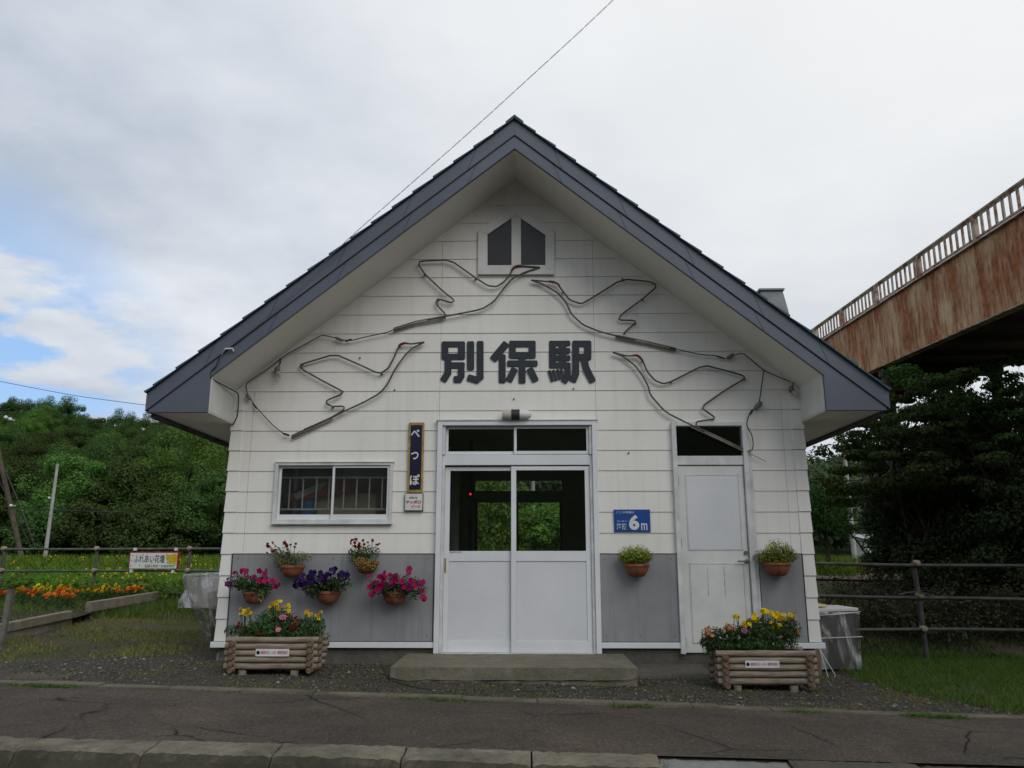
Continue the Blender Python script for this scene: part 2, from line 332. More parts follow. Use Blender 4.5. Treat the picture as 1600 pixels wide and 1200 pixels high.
M['potleaf_lime'] = leafmat('lime_pot_leaves', (.035, .07, .012), (.27, .30, .035), .3)
for k, c in dict(yellow=(.72, .50, .01), orange=(.72, .15, .012), magenta=(.36, .008, .11), purple=(.030, .010, .085), darkred=(.24, .008, .018),
                 pink=(.62, .22, .32), violet=(.16, .015, .15), white=(.62, .55, .48), peach=(.66, .34, .16)).items():
    M['fl_'+k] = leafmat(k+'_petals', tuple(x*.75 for x in c), c, .25)
M['fl_eye'] = mat('flower_eye', (.25, .12, .01), .8)
# ------------------------------------------------------------------ helpers: mesh building
ORG = {}
def meta(o, label=None, cat=None, group=None, kind=None):
    if label: o['label'] = label
    if cat: o['category'] = cat
    if group: o['group'] = group
    if kind: o['kind'] = kind
    return o
def thing(name, label, cat, loc=(0, 0, 0), group=None):
    o = bpy.data.objects.new(name, None); o.empty_display_size = .1; COL.objects.link(o); o.location = loc
    ORG[o.name] = Vector(loc); return meta(o, label, cat, group)
def link_mesh(name, me, parent=None, org=None):
    o = bpy.data.objects.new(name, me); COL.objects.link(o)
    if parent is not None: o.parent = parent; ORG[o.name] = ORG[parent.name]
    else: ORG[o.name] = Vector(org) if org is not None else Vector((0, 0, 0)); o.location = ORG[o.name]
    return o
class MB:
    def __init__(s): s.v = []; s.f = []; s.mi = []
    def add(s, vs, fs, mi=0):
        n = len(s.v); s.v += [Vector(p) for p in vs]; s.f += [tuple(i+n for i in f) for f in fs]; s.mi += [mi]*len(fs); return s
    def box(s, x0, x1, y0, y1, z0, z1, mi=0):
        x0, x1 = min(x0, x1), max(x0, x1); y0, y1 = min(y0, y1), max(y0, y1); z0, z1 = min(z0, z1), max(z0, z1)
        return s.add([(x0, y0, z0), (x1, y0, z0), (x1, y1, z0), (x0, y1, z0), (x0, y0, z1), (x1, y0, z1), (x1, y1, z1), (x0, y1, z1)],
                     [(3, 2, 1, 0), (4, 5, 6, 7), (0, 1, 5, 4), (1, 2, 6, 5), (2, 3, 7, 6), (3, 0, 4, 7)], mi)
    def hexa(s, p, mi=0):   # 8 corners: bottom ring, top ring
        return s.add(p, [(3, 2, 1, 0), (4, 5, 6, 7), (0, 1, 5, 4), (1, 2, 6, 5), (2, 3, 7, 6), (3, 0, 4, 7)], mi)
    def prism(s, pts, y0, y1, mi=0):   # polygon in xz, counter-clockwise seen from -y
        n = len(pts); vs = [(x, y0, z) for x, z in pts]+[(x, y1, z) for x, z in pts]
        fs = [tuple(range(n)), tuple(range(2*n-1, n-1, -1))]+[(i, i+n, (i+1) % n+n, (i+1) % n) for i in range(n)]
        return s.add(vs, fs, mi)
    def tube(s, pts, r, seg=8, mi=0, caps=True):
        pts = [Vector(p) for p in pts]; n = len(pts); rr = r if isinstance(r, (list, tuple)) else [r]*n
        prev = None; vs = []
        for i, p in enumerate(pts):
            d = (pts[min(i+1, n-1)]-pts[max(i-1, 0)])
            if d.length < 1e-9: d = Vector((0, 0, 1))
            d.normalize()
            if prev is None:
                a = Vector((0, 0, 1)) if abs(d.z) < .9 else Vector((1, 0, 0)); u = d.cross(a).normalized()
            else:
                u = prev-d*prev.dot(d); u = u.normalized() if u.length > 1e-6 else d.orthogonal().normalized()
            prev = u; w = d.cross(u)
            for k in range(seg):
                a = 2*math.pi*k/seg; vs.append(p+(u*math.cos(a)+w*math.sin(a))*rr[i])
        fs = [(i*seg+k, i*seg+(k+1) % seg, (i+1)*seg+(k+1) % seg, (i+1)*seg+k) for i in range(n-1) for k in range(seg)]
        if caps: fs += [tuple(range(seg-1, -1, -1)), tuple((n-1)*seg+k for k in range(seg))]
        return s.add(vs, fs, mi)
    def lathe(s, prof, c=(0, 0, 0), seg=16, axis='z', mi=0, half=False):
        c = Vector(c); vs = []; m = seg
        for r, h in prof:
            for k in range(seg):
                a = 2*math.pi*k/seg; q = (r*math.cos(a), r*math.sin(a), h)
                if axis == 'x': q = (h, q[0], q[1])
                if axis == 'y': q = (q[0], h, q[1])
                vs.append(c+Vector(q))
        n = len(prof)
        fs = [(i*m+k, i*m+(k+1) % m, (i+1)*m+(k+1) % m, (i+1)*m+k) for i in range(n-1) for k in range(m)]
        fs += [tuple(range(m-1, -1, -1)), tuple((n-1)*m+k for k in range(m))]
        return s.add(vs, fs, mi)
    def build(s, name, mats, parent=None, org=None, smooth=False, bevel=0, seg=2):
        if not isinstance(mats, (list, tuple)): mats = [mats]
        if parent is None and org is None:
            a = [min(p[i] for p in s.v) for i in range(3)]; b = [max(p[i] for p in s.v) for i in range(3)]
            org = ((a[0]+b[0])/2, (a[1]+b[1])/2, a[2])
        off = ORG[parent.name] if parent is not None else Vector(org)
        me = bpy.data.meshes.new(name); me.from_pydata([tuple(p-off) for p in s.v], [], s.f)
        for m in mats: me.materials.append(m)
        if len(mats) > 1: me.polygons.foreach_set('material_index', s.mi)
        if smooth: me.polygons.foreach_set('use_smooth', [True]*len(me.polygons))
        me.update(); o = link_mesh(name, me, parent, org)
        if smooth and smooth != 'all':
            try: me.set_sharp_from_angle(angle=R(40))
            except Exception: pass
        if bevel:
            b = o.modifiers.new('bevel', 'BEVEL'); b.width = bevel; b.segments = seg; b.limit_method = 'ANGLE'; b.angle_limit = R(50)
        return o
def stuffmesh(name, V, F, mats, idx=None):
    """V (n,3) float, F (m,k) int"""
    me = bpy.data.meshes.new(name); n, m, k = len(V), len(F), F.shape[1]
    me.vertices.add(n); me.vertices.foreach_set('co', V.astype(np.float32).ravel())
    me.loops.add(m*k); me.loops.foreach_set('vertex_index', F.astype(np.int32).ravel())
    me.polygons.add(m); me.polygons.foreach_set('loop_start', np.arange(0, m*k, k, dtype=np.int32))
    if not isinstance(mats, (list, tuple)): mats = [mats]
    for x in mats: me.materials.append(x)
    if idx is not None: me.polygons.foreach_set('material_index', idx.astype(np.int32))
    me.update(calc_edges=True); me.validate(); return me
def leaves(C, Nn, size, rs, aspect=.6):
    """diamond leaves at C facing Nn"""
    n = len(C); Nn = Nn/np.maximum(np.linalg.norm(Nn, axis=1, keepdims=True), 1e-6)
    r = rs.normal(size=(n, 3)); T = np.cross(Nn, r); T /= np.maximum(np.linalg.norm(T, axis=1, keepdims=True), 1e-6); B = np.cross(Nn, T)
    s = (size*rs.uniform(.6, 1.35, n))[:, None]
    V = np.stack([C-T*s*.5, C+B*s*.5*aspect+Nn*s*.08, C+T*s*.5, C-B*s*.5*aspect+Nn*s*.08], 1).reshape(-1, 3)
    return V, np.arange(4*n).reshape(n, 4)
def copytree(o, parent=None, org=None):
    c = o.copy(); COL.objects.link(c); c.parent = parent
    for ch in o.children: copytree(ch, c)
    return c
def textmesh(s, x0, x1, z0, z1, y, bold=0.0, shear=0.0, thick=.0015, keep=False):
    """returns MB of lettering that fills the rectangle, facing -y"""
    cu = bpy.data.curves.new('lettering', 'FONT'); cu.body = s; cu.offset = bold; cu.shear = shear; cu.resolution_u = 3
    ob = bpy.data.objects.new('lettering', cu); COL.objects.link(ob)
    dg = bpy.context.evaluated_depsgraph_get(); me = bpy.data.meshes.new_from_object(ob.evaluated_get(dg))
    vs = [v.co.copy() for v in me.vertices]; fs = [tuple(p.vertices) for p in me.polygons]
    bpy.data.objects.remove(ob); bpy.data.curves.remove(cu); bpy.data.meshes.remove(me)
    if not vs: return MB()
    a, b = min(v.x for v in vs), max(v.x for v in vs); c, d = min(v.y for v in vs), max(v.y for v in vs)
    sx_, sz_ = (x1-x0)/max(b-a, 1e-6), (z1-z0)/max(d-c, 1e-6)
    if keep: sx_ = sz_ = min(sx_, sz_)
    mx_, mz_ = (x0+x1)/2, (z0+z1)/2
    m = MB(); m.add([(mx_+(v.x-(a+b)/2)*sx_, y, mz_+(v.y-(c+d)/2)*sz_) for v in vs], fs); return m

# ================================================================== SETTING
def grid_ground():
    xs = sorted(set([round(-16+i*.5, 3) for i in range(65)]+[-1200, -700, -400, -250]+[-180+i*8 for i in range(21)]+[16+i*8 for i in range(24)]+[250, 400, 700, 1200]))
    ys = sorted(set([round(-6+i*.5, 3) for i in range(65)]+[-3.785, -3.81, -3.99, -4.01]+[-150, -120, -105, -90, -75, -60, -50]+[-900, -300, -100, -40, -15, -9]+[28+i*6 for i in range(40)]+[300, 400, 700, 1200]))
    V = [(x, y, G(x, y)-.012) for y in ys for x in xs]; nx = len(xs)
    Fc, mi = [], []
    for j in range(len(ys)-1):
        for i in range(nx-1):
            Fc.append((j*nx+i, j*nx+i+1, (j+1)*nx+i+1, (j+1)*nx+i)); y = (ys[j]+ys[j+1])/2; x = (xs[i]+xs[i+1])/2
            mi.append(1 if y > 40 else (0 if y > -3.8 else (1 if y < -45 else 2)))
    me = bpy.data.meshes.new('ground'); me.from_pydata(V, [], Fc)
    for m in ('grassground', 'forest_floor', 'gravel'): me.materials.append(M[m])
    me.polygons.foreach_set('material_index', mi); me.polygons.foreach_set('use_smooth', [True]*len(Fc))
    meta(link_mesh('ground', me), kind='structure')
grid_ground()
def patch(name, outline_fn, x0, x1, step, mat_, lift, kind='structure', ny=8):
    """strip following the ground between y=lo(x) and y=hi(x)"""
    m = MB(); n = int((x1-x0)/step)
    for i in range(n+1):
        x = x0+(x1-x0)*i/n; lo, hi = outline_fn(x)
        for j in range(ny+1):
            y = lo+(hi-lo)*j/ny; m.v.append(Vector((x, y, G(x, max(y, -3.79))+lift)))
    for i in range(n):
        for j in range(ny):
            a = i*(ny+1)+j; m.f.append((a, a+ny+1, a+ny+2, a+1)); m.mi.append(0)
    return meta(m.build(name, mat_, org=(0, 0, 0), smooth='all'), kind=kind)
EDG = lambda x: -1.78-.075*(x+3)*.8           # inner edging line of the pavement
KRB = lambda x: -3.78-.012*x                  # inner side of the kerb
def wob(x, s=0): return .10*math.sin(x*2.1+s)+.06*math.sin(x*5.3+1.3*s)+.04*math.sin(x*11.7+s)
patch('forecourt_gravel', lambda x: (EDG(x)-.02, (.9+wob(x)) if x > -2.9 else .9+wob(x)-(-2.9-x)*.62), -5.2, 4.6, .1, M['gravel'], .004)
patch('asphalt_apron', lambda x: (EDG(x)-.01, EDG(x)+.55+wob(x, 2)*.9), -12, -4.0, .1, M['asphalt'], .010)
patch('pavement', lambda x: (KRB(x)-.01, EDG(x)-.06), -14, 14, .25, M['asphalt'], .006)
# road
m = MB(); m.add([(-300, -44, -.235), (300, -44, -.235), (300, -3.96, -.235), (-300, -3.96, -.235)], [(0, 1, 2, 3)])
meta(m.build('road', M['road'], org=(0, 0, 0)), kind='structure')
# kerb stones with open joints
m = MB(); x = -13.85; k = 0
from mathutils import noise as mnoise
def kerbstone(m, x0, x1, mi=0, top=0.0, w=.36):
    n = 34; prof = [(0, -.25), (0, .010), (-.12, .012), (-.21, .008), (-.245, -.006), (-.272, -.04), (-w+.03, -.14), (-w+.02, -.25)]
    vs = []
    for i in range(n+1):
        xx = x0+(x1-x0)*i/n
        for (dy, dz) in prof:
            j = .010*mnoise.noise(Vector((xx*9, dy*30, 1)))+.012*mnoise.noise(Vector((xx*26, dy*60, 4)))
            e_ = min(xx-x0, x1-xx); ch_ = -.016*max(0, 1-e_/.03)*(1+mnoise.noise(Vector((x0*7, dy*20, 2)))) if -.3 < dy < -.05 else 0
            vs.append((xx, KRB(xx)+dy+(j if dy < -.1 else 0), G(xx, -3.7)+dz+top+j*.55+rndk+ch_))
    p = len(prof); fs = [(i*p+q, i*p+q+1, (i+1)*p+q+1, (i+1)*p+q) for i in range(n) for q in range(p-1)]
    fs += [tuple(range(p-1, -1, -1)), tuple(n*p+q for q in range(p))]
    m.add(vs, [tuple(reversed(f)) for f in fs], mi)
xj = -13.96; joints = []
while xj < .8: joints.append(xj); xj += .742
for a in joints:
    rndk = rnd.uniform(-.006, .006); kerbstone(m, a+.005, a+.742-.006)
rndk = -.012; kerbstone(m, joints[-1]+.742+.01, joints[-1]+.742+.75, 1, -.012, .40)
xj = joints[-1]+1.5
while xj < 14: rndk = rnd.uniform(-.010, .004)-.012; kerbstone(m, xj+.003, xj+.737, 2); xj += .742
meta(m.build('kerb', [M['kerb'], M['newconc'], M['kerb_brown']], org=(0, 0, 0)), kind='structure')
m = MB(); xj = -12
while xj < 10:
    r_ = rnd.uniform(-.006, .006)
    for i in range(3):
        a, b = xj+.61*i/3, xj+.61*(i+1)/3-(.008 if i == 2 else 0)
        z0, z1 = G(a, -2), G(b, -2); h = (.022 if a < 1.6 else .012)+r_
        m.hexa([(a, EDG(a)-.15, z0-.1), (b, EDG(b)-.15, z1-.1), (b, EDG(b)+.02, z1-.1), (a, EDG(a)+.02, z0-.1),
                (a, EDG(a)-.14, z0+h), (b, EDG(b)-.14, z1+h), (b, EDG(b)+.01, z1+h), (a, EDG(a)+.01, z0+h)])
    xj += .61
meta(m.build('pavement_edging', M['edging'], org=(0, 0, 0)), kind='structure')
# bare earth path far right
meta(patch('earth_path', lambda x: (9.3, 20), 3.4, 40, 1.0, M['path'], .03), kind='structure')

# ================================================================== STATION
BASE = thing('station_building', 'white clapboard railway station with steep slate blue gable roof and charcoal Japanese lettering', 'building', (0, 2.75, -.1))
XW, ZB0, PT, SLP, APX = 3.2, 1.0773, .227, .812, 5.505
YB = 5.5
ZS = ZB0-4*PT      # bottom of the siding .169
def ztop(x): return APX-SLP*abs(x)
# openings (x0,x1,z0,z1) on the front wall
p = P
DO = (-.852, .884, .05, 2.52)
WO = (-2.665, -1.372, 1.425, 2.065)
SO = (1.765, 2.535, .05, 2.50)
OPEN = [DO, WO, SO]
def intervals(z0, z1, lim):
    iv = [(-lim, lim)]
    for (a, b, c, d) in OPEN:
        if z1 > c+.001 and z0 < d-.001:
            nv = []
            for (u, w) in iv:
                if b <= u or a >= w: nv.append((u, w)); continue
                if a > u: nv.append((u, a))
                if b < w: nv.append((b, w))
            iv = nv
    return iv
m = MB(); zlev = ZS; i = 0
JO = [-2.98, -.862, .905, 2.98]
while zlev < APX-.02:
    za, zb = zlev, zlev+PT
    # sub-split course at opening edges
    cuts = sorted(set([za, zb]+[c for o in OPEN for c in o[2:] if za < c < zb]))
    for ca, cb in zip(cuts[:-1], cuts[1:]):
        for (u, w) in intervals(ca, cb, XW):
            js = [u]+[j for j in JO if u+.02 < j < w-.02 and (abs(j) > 1 or za > 2.4) and abs(j) < (APX-zb)/SLP-.02]+[w]
            for a, b in zip(js[:-1], js[1:]):
                a2, b2 = a+(.0015 if a != u else 0), b-(.0015 if b != w else 0)
                fa, fb = (ca-za)/PT, (cb-za)/PT
                ya, yb = -.020+.009*fa, -.020+.009*fb
                lim_a, lim_b = min(XW, (APX-ca)/SLP), min(XW, max(0, (APX-cb)/SLP))
                A, B = max(a2, -lim_a), min(b2, lim_a); Cc, D = max(a2, -lim_b), min(b2, lim_b)
                if A >= B: continue
                if Cc > D: Cc = D = (A+B)/2
                m.add([(A, ya, ca), (B, ya, ca), (D, yb, cb), (Cc, yb, cb), (A, .02, ca), (B, .02, ca), (D, .02, cb), (Cc, .02, cb)],
                      [(0, 1, 2, 3), (4, 5, 1, 0), (3, 2, 6, 7), (0, 3, 7, 4), (1, 5, 6, 2)])
    zlev += PT; i += 1
m.build('clapboard_wall', M['siding'], BASE)
# side walls and back wall, inner lining
SWO = (.55, 2.6, 1.20, 2.30)  # opening out of view, added to let daylight in on the stacked things
for s in (-1, 1):
    m = MB(); z = ZS
    while z < 2.9:
        x = s*XW; cuts = [z, z+PT]
        if s < 0: cuts = sorted(set(cuts+[c for c in SWO[2:] if z < c < z+PT]))
        for c0, c1 in zip(cuts[:-1], cuts[1:]):
            o0, o1 = .018-.014*(c0-z)/PT, .018-.014*(c1-z)/PT
            runs = [(.02, SWO[0]), (SWO[1], YB)] if s < 0 and c1 > SWO[2]+.01 and c0 < SWO[3]-.01 else [(.02, YB)]
            for ya, yb_ in runs:
                xo0, xo1, xi = x+s*o0, x+s*o1, x-s*.02
                q = [(xi, ya, c0), (xo0, ya, c0), (xo0, yb_, c0), (xi, yb_, c0), (xi, ya, c1), (xo1, ya, c1), (xo1, yb_, c1), (xi, yb_, c1)]
                m.hexa(q if s > 0 else [q[i] for i in (1, 0, 3, 2, 5, 4, 7, 6)])
        z += PT
    m.build('side_wall', M['siding'], BASE)
m = MB(); x = -XW
for (ya, yb_, za, zb) in ((SWO[0]-.04, SWO[0]+.012, SWO[2]-.04, SWO[3]+.04), (SWO[1]-.012, SWO[1]+.04, SWO[2]-.04, SWO[3]+.04), (SWO[0]+.013, SWO[1]-.013, SWO[2]-.04, SWO[2]+.01), (SWO[0]+.013, SWO[1]-.013, SWO[3]-.01, SWO[3]+.04)): m.box(x-.05, x+.03, ya, yb_, za, zb)
SWN = m.build('added_side_window', M['alu_dirty'], BASE); m = MB(); m.box(x-.012, x-.008, SWO[0]+.0, SWO[1]-.0, SWO[2]+.0, SWO[3]-.0); m.build('pane', M['glass'], SWN)
# back wall with openings (rear doorway and transom)
q0, q1 = P(742, 860, YB).x, P(879, 860, YB).x
rz = [P(800, y, YB).z for y in (767, 751, 785)]
m = MB()
m.box(-XW, q0, YB, YB+.1, -.1, 3); m.box(q1, XW, YB, YB+.1, -.1, 3); m.box(q0, q1, YB, YB+.1, rz[1], 3); m.box(q0, q1, YB+.002, YB+.09, rz[2], rz[0])
m.prism([(-XW, 3), (XW, 3), (XW, 3.01), (0, 5.4), (-XW, 3.01)], YB, YB+.1)
m.build('rear_wall', M['interior'], BASE)
cx_ = P(808, 800, YB).x
for q_ in ((cx_-.02, cx_+.02), (q0, q0+.04), (q1-.04, q1)):
    m = MB(); m.box(*q_, YB+.02, YB+.07, .046, rz[2]-.001); m.build('rear_door_stile', M['darkwood'], BASE)
m = MB(); m.box(-XW, XW, .025, YB, -.05, .045); m.build('floor', M['interior_floor'], BASE)
m = MB(); m.box(-XW+.03, XW-.03, .03, YB, 2.72, 2.76); m.build('ceiling', M['interior'], BASE)
for q_ in ((-1.12, -1.06, .03, YB, .046, 2.719), (1.48, 1.54, .03, YB, .046, 2.719), (-XW+.025, -1.121, .03, .05, .046, WO[2])):
    m = MB(); m.box(*q_); m.build('partition_wall', M['interior'], BASE)
# foundation
m = MB(); m.box(-XW+.03, -.86, -.005, YB, -.4, ZS-.07); m.box(-.86, .88, .03, YB, -.4, .04); m.box(.88, XW-.03, -.003, YB, -.4, ZS-.07)
m.build('foundation', M['found'], BASE, bevel=.006)
m = MB()
for a, b in ((-XW-.05, -.858), (.89, 1.757), (2.54, XW+.05)):
    m = MB(); m.box(a, b, -.055, .0, ZS-.062, ZS-.004); m.build('base_flashing', M['alu'], BASE, bevel=.004)
# corner trims as short blocks of siding turn the corner
for s in (-1, 1):
    m = MB(); z = ZS
    while z < 2.7:
        a = s*(XW-.115); b = s*(XW+.022)
        m.hexa([(min(a, b), -.034, z+.002), (max(a, b), -.034, z+.002), (max(a, b), .03, z+.002), (min(a, b), .03, z+.002),
                (min(a, b)+(.008 if s < 0 else 0), -.022, z+PT-.002), (max(a, b)-(.008 if s > 0 else 0), -.022, z+PT-.002), (max(a, b)-(.008 if s > 0 else 0), .03, z+PT-.002), (min(a, b)+(.008 if s < 0 else 0), .03, z+PT-.002)]); z += PT
    m.build('corner_trim', M['siding'], BASE, bevel=.003)
# grey lower sheets
for a, b in ((P(362, 900).x, P(678, 900).x), (P(936, 900).x, P(1058, 900).x), (P(1186, 900).x, P(1262, 900).x)):
    if a < -3: a = -3.08
    if b > 3: b = 3.075
    w_ = MB(); w_.box(a, b, -.040, -.021, ZS+.004, ZB0); w = w_.build('grey_lower_panel', M['greysheet'], BASE, bevel=.003)
    e_ = MB(); e_.box(a-.006, b+.006, -.043, -.022, ZB0+.001, ZB0+.009); e_.box(a-.012, a-.002, -.042, -.022, ZS+.004, ZB0); e_.box(b+.002, b+.012, -.042, -.022, ZS+.004, ZB0)
    e_.build('panel_edge', M['darkstuff'], w)
    for xx in (a+.06, b-.06, (a+b)/2):
        for zz in (ZB0-.05, ZS+.06): n_ = MB(); n_.lathe([(.006, -.003), (.006, 0)], (xx, -.041, zz), 6, 'y'); n_.build('screw', M['darkstuff'], w)
# roof shingles, courses stepped up each slope
YF, YR = -.79, YB+.7
m = MB(); L_ = math.hypot(3.83, 3.83*SLP); nx_, nz_ = SLP/math.hypot(1, SLP), 1/math.hypot(1, SLP)
for s in (-1, 1):
    d = Vector((s*nz_, 0, -nx_)); nn = Vector((s*nx_, 0, nz_)); top = Vector((0, 0, 5.835)); c = 0.0; k = 0
    while c < L_-.01:
        e = min(c+.285, L_+.02)
        a = top+d*(c-.03 if c > 0 else 0)+nn*.004; b = top+d*e+nn*.026; b0 = top+d*e+nn*.003
        for p0, p1 in (((YF-.03, YR)),):
            m.hexa([(a.x, p0, a.z-.004), (b0.x, p0, b0.z), (b0.x, p1, b0.z), (a.x, p1, a.z-.004), (a.x, p0, a.z), (b.x, p0, b.z), (b.x, p1, b.z), (a.x, p1, a.z)] if s > 0 else
                   [(b0.x, p0, b0.z), (a.x, p0, a.z-.004), (a.x, p1, a.z-.004), (b0.x, p1, b0.z), (b.x, p0, b.z), (a.x, p0, a.z), (a.x, p1, a.z), (b.x, p1, b.z)])
        c = e; k += 1
ROOF = m.build('shingle_roof', M['shingle'], BASE)
m = MB(); m.prism([(-.10, 5.775), (0, 5.855), (.10, 5.775), (.10, 5.80), (0, 5.885), (-.10, 5.80)], YF-.02, YR); m.build('ridge_cap', M['shingle'], ROOF)
# fascia boards: upper proud band, lower band, eave cheeks; stops at the eaves
def band(m, zt, zb, y0, y1, xo, xi=0.0, s=1, zcl=2.52):
    pts = [(0, zt), (xo, max(zt-SLP*xo, -9)), (xo, zb-SLP*xo), (0, zb)]
    pts = [(s*x, z) for x, z in pts]
    if s > 0: pts = pts[::-1]
    m.prism(pts, y0, y1)
for s in (-1, 1):
    m = MB(); band(m, 5.832, 5.648, -.785, -.745, 3.845, s=s); f1 = m.build('upper_fascia', M['fascia'], BASE, bevel=.004)
    m = MB()
    pts = [(0, 5.646), (0, 5.490), (3.20, 5.490-SLP*3.20), (3.20, 2.515), (3.815, 2.515), (3.815, 5.646-SLP*3.815)]
    if s > 0: m.prism(pts, -.768, -.73)
    else: m.prism([(-x, z) for x, z in pts][::-1], -.768, -.73)
    f2 = m.build('lower_fascia', M['fascia'], BASE, bevel=.003)
    for x in (.42, 1.12, 1.82, 2.52, 3.16):
        for (zt, zb, yy) in ((5.834, 5.65, -.787), (5.644, 5.489, -.770)):
            if x > 3 and zb < 5.6: continue
            m = MB(); m.add([(s*(x-.002), yy, zt-SLP*x), (s*(x+.003), yy, zt-SLP*x), (s*(x+.003)+s*.10, yy, zb-SLP*(x+.10)), (s*(x-.002)+s*.10, yy, zb-SLP*(x+.10))], [(0, 1, 2, 3)]); m.build('fascia_joint', M['cable'], f1)
    m = MB(); pts = [(s*.0, 5.650), (s*3.82, 5.650-SLP*3.82), (s*3.82, 5.640-SLP*3.82), (s*0, 5.640)]
    m.prism(pts if s < 0 else pts[::-1], -.775, -.760); m.build('drip_line', M['cable'], f2)
    # sloping gable soffit
    m = MB(); a, b = (0, 5.500), (s*3.19, 5.500-SLP*3.19)
    m.hexa([(a[0], -.735, a[1]), (b[0], -.735, b[1]), (b[0], .03, b[1]), (a[0], .03, a[1]), (a[0], -.735, a[1]+.02), (b[0], -.735, b[1]+.02), (b[0], .03, b[1]+.02), (a[0], .03, a[1]+.02)])
    m.build('gable_soffit', M['soffit'], BASE)
    m = MB(); m.prism([(s*(c), z) for c, z in ((.0, 5.498), (3.16, 5.498-SLP*3.16), (3.16, 5.462-SLP*3.16), (0, 5.462))], -.038, -.006)
    # side eave: cheek, soffit and outer board
    m = MB(); m.box(s*3.19, s*3.215, -.735, YR, 2.525, 2.92); m.build('eave_cheek', M['doorwhite'], BASE)
    m = MB(); m.box(s*3.19, s*3.80, -.735, YR, 2.515, 2.53); m.build('eave_soffit', M['soffit'], BASE)
    m = MB(); m.box(s*3.815, s*3.845, -.745, YR, 2.52, 2.70); m.build('eave_board', M['fascia'], BASE)
    m = MB(); m.tube([(s*3.79, -.70, 2.488), (s*3.79, YR, 2.48)], .030, 10); m.build('gutter', M['darkstuff'], BASE, smooth=True)
m = MB()
for s in (-1, 1):
    pts = [(0, 5.80), (s*3.8, 5.80-SLP*3.8), (s*3.8, 5.77-SLP*3.8), (0, 5.77)]
    m.prism(pts if s < 0 else pts[::-1], -.74, YR)
m.build('roof_deck', M['darkwood'], BASE)
# chimney on right slope
c0 = P(1192, 470, 2.2); c1 = P(1225, 452, 2.2)
m = MB(); m.prism([(c0.x-.02, 5.80-SLP*(c0.x-.02)), (c1.x+.06, 5.80-SLP*(c1.x+.06)), (c1.x+.06, c0.z-.25), (c1.x-.02, c1.z-.02), (c0.x-.02, c1.z-.02)], 2.2, 2.65); CH = m.build('chimney', M['chimney'], BASE, bevel=.005)
m = MB(); m.box(c0.x-.05, c1.x, 2.17, 2.68, c1.z-.02, c1.z+.01); m.build('chimney_cap', M['chimney'], CH, bevel=.004)
# gable window
m = MB()
out = [P(*q) for q in ((747, 431), (866, 431), (866, 362), (806, 323), (747.5, 363))]
inn = [P(*q) for q in ((762, 417), (852, 416.5), (852, 370), (806.5, 339), (762, 369))]
for i in range(5):
    a, b, c, d = out[i], out[(i+1) % 5], inn[(i+1) % 5], inn[i]
    m.prism([(a.x, a.z), (b.x, b.z), (c.x, c.z), (d.x, d.z)], -.055, -.006)
GW = m.build('gable_window', M['doorwhite'], BASE, bevel=.003)
m = MB(); a, b = P(799, 417), P(814, 340); m.box(a.x+.002, b.x, -.050, -.008, a.z+.002, b.z+.01); m.build('mullion', M['doorwhite'], GW, bevel=.003)
for q in (((762, 417), (799, 417), (799, 344), (762, 369)), ((814, 417), (852, 417), (852, 370), (814, 344))):
    m = MB(); m.prism([(P(*c).x, P(*c).z) for c in q], -.032, -.024); m.build('pane', M['glassdark'], GW)
# generic frame ring
def ring(m, x0, x1, z0, z1, wl, wr, wb, wt, y0, y1):
    m.box(x0, x0+wl, y0, y1, z0, z1); m.box(x1-wr, x1, y0, y1, z0, z1)
    if wb: m.box(x0+wl, x1-wr, y0+.001, y1, z0, z0+wb)
    if wt: m.box(x0+wl, x1-wr, y0+.001, y1, z1-wt, z1)
# ---- sliding window on the left
m = MB(); ring(m, WO[0]-.012, WO[1]+.010, WO[2]-.012, WO[3]+.010, .037, .035, .037, .030, -.055, .05)
WIN = m.build('sliding_window', M['alu_dirty'], BASE, bevel=.003)
m = MB(); m.box(WO[0]-.020, WO[1]+.020, -.070, -.024, WO[2]-.028, WO[2]-.0125); m.build('window_sill', M['alu_dirty'], WIN, bevel=.003)
m = MB(); m.box(WO[0]-.020, WO[1]+.020, -.064, -.02, WO[3]+.011, WO[3]+.019); m.build('drip_cap', M['alu_dirty'], WIN)
xm = P(521, 770).x
for (a, b, y) in ((WO[0]+.026, xm+.012, -.005), (xm-.012, WO[1]-.026, -.035)):
    m = MB(); ring(m, a, b, WO[2]+.026, WO[3]-.021, .026, .026, .055, .026, y, y+.022); s_ = m.build('sash', M['alu'], WIN, bevel=.002)
    m = MB(); m.box(a+.027, b-.027, y+.009, y+.013, WO[2]+.08, WO[3]-.046); m.build('pane', M['glass_frost'], s_)
# ---- inner guard bars of that window
BAR = thing('window_guard_bars', 'pale metal guard bars behind the glass of the small sliding window', 'guard bars', (-2, .22, WO[2]))
m = MB(); yb_ = .20
za, zb = P(520, 796, yb_).z, P(520, 746, yb_).z
for z in (za, zb):
    r_ = MB(); r_.tube([(WO[0]-.0, yb_, z), (WO[1]+.05, yb_, z)], .012, 6); r_.build('rail', M['whiteplastic'], BAR, smooth=True)
for px in (452, 473, 494, 514, 537, 557, 577, 597):
    x = P(px, 770, yb_).x; r_ = MB(); r_.tube([(x, yb_+.004, za), (x, yb_+.004, zb)], .009, 6); r_.build('bar', M['whiteplastic'], BAR, smooth=True)
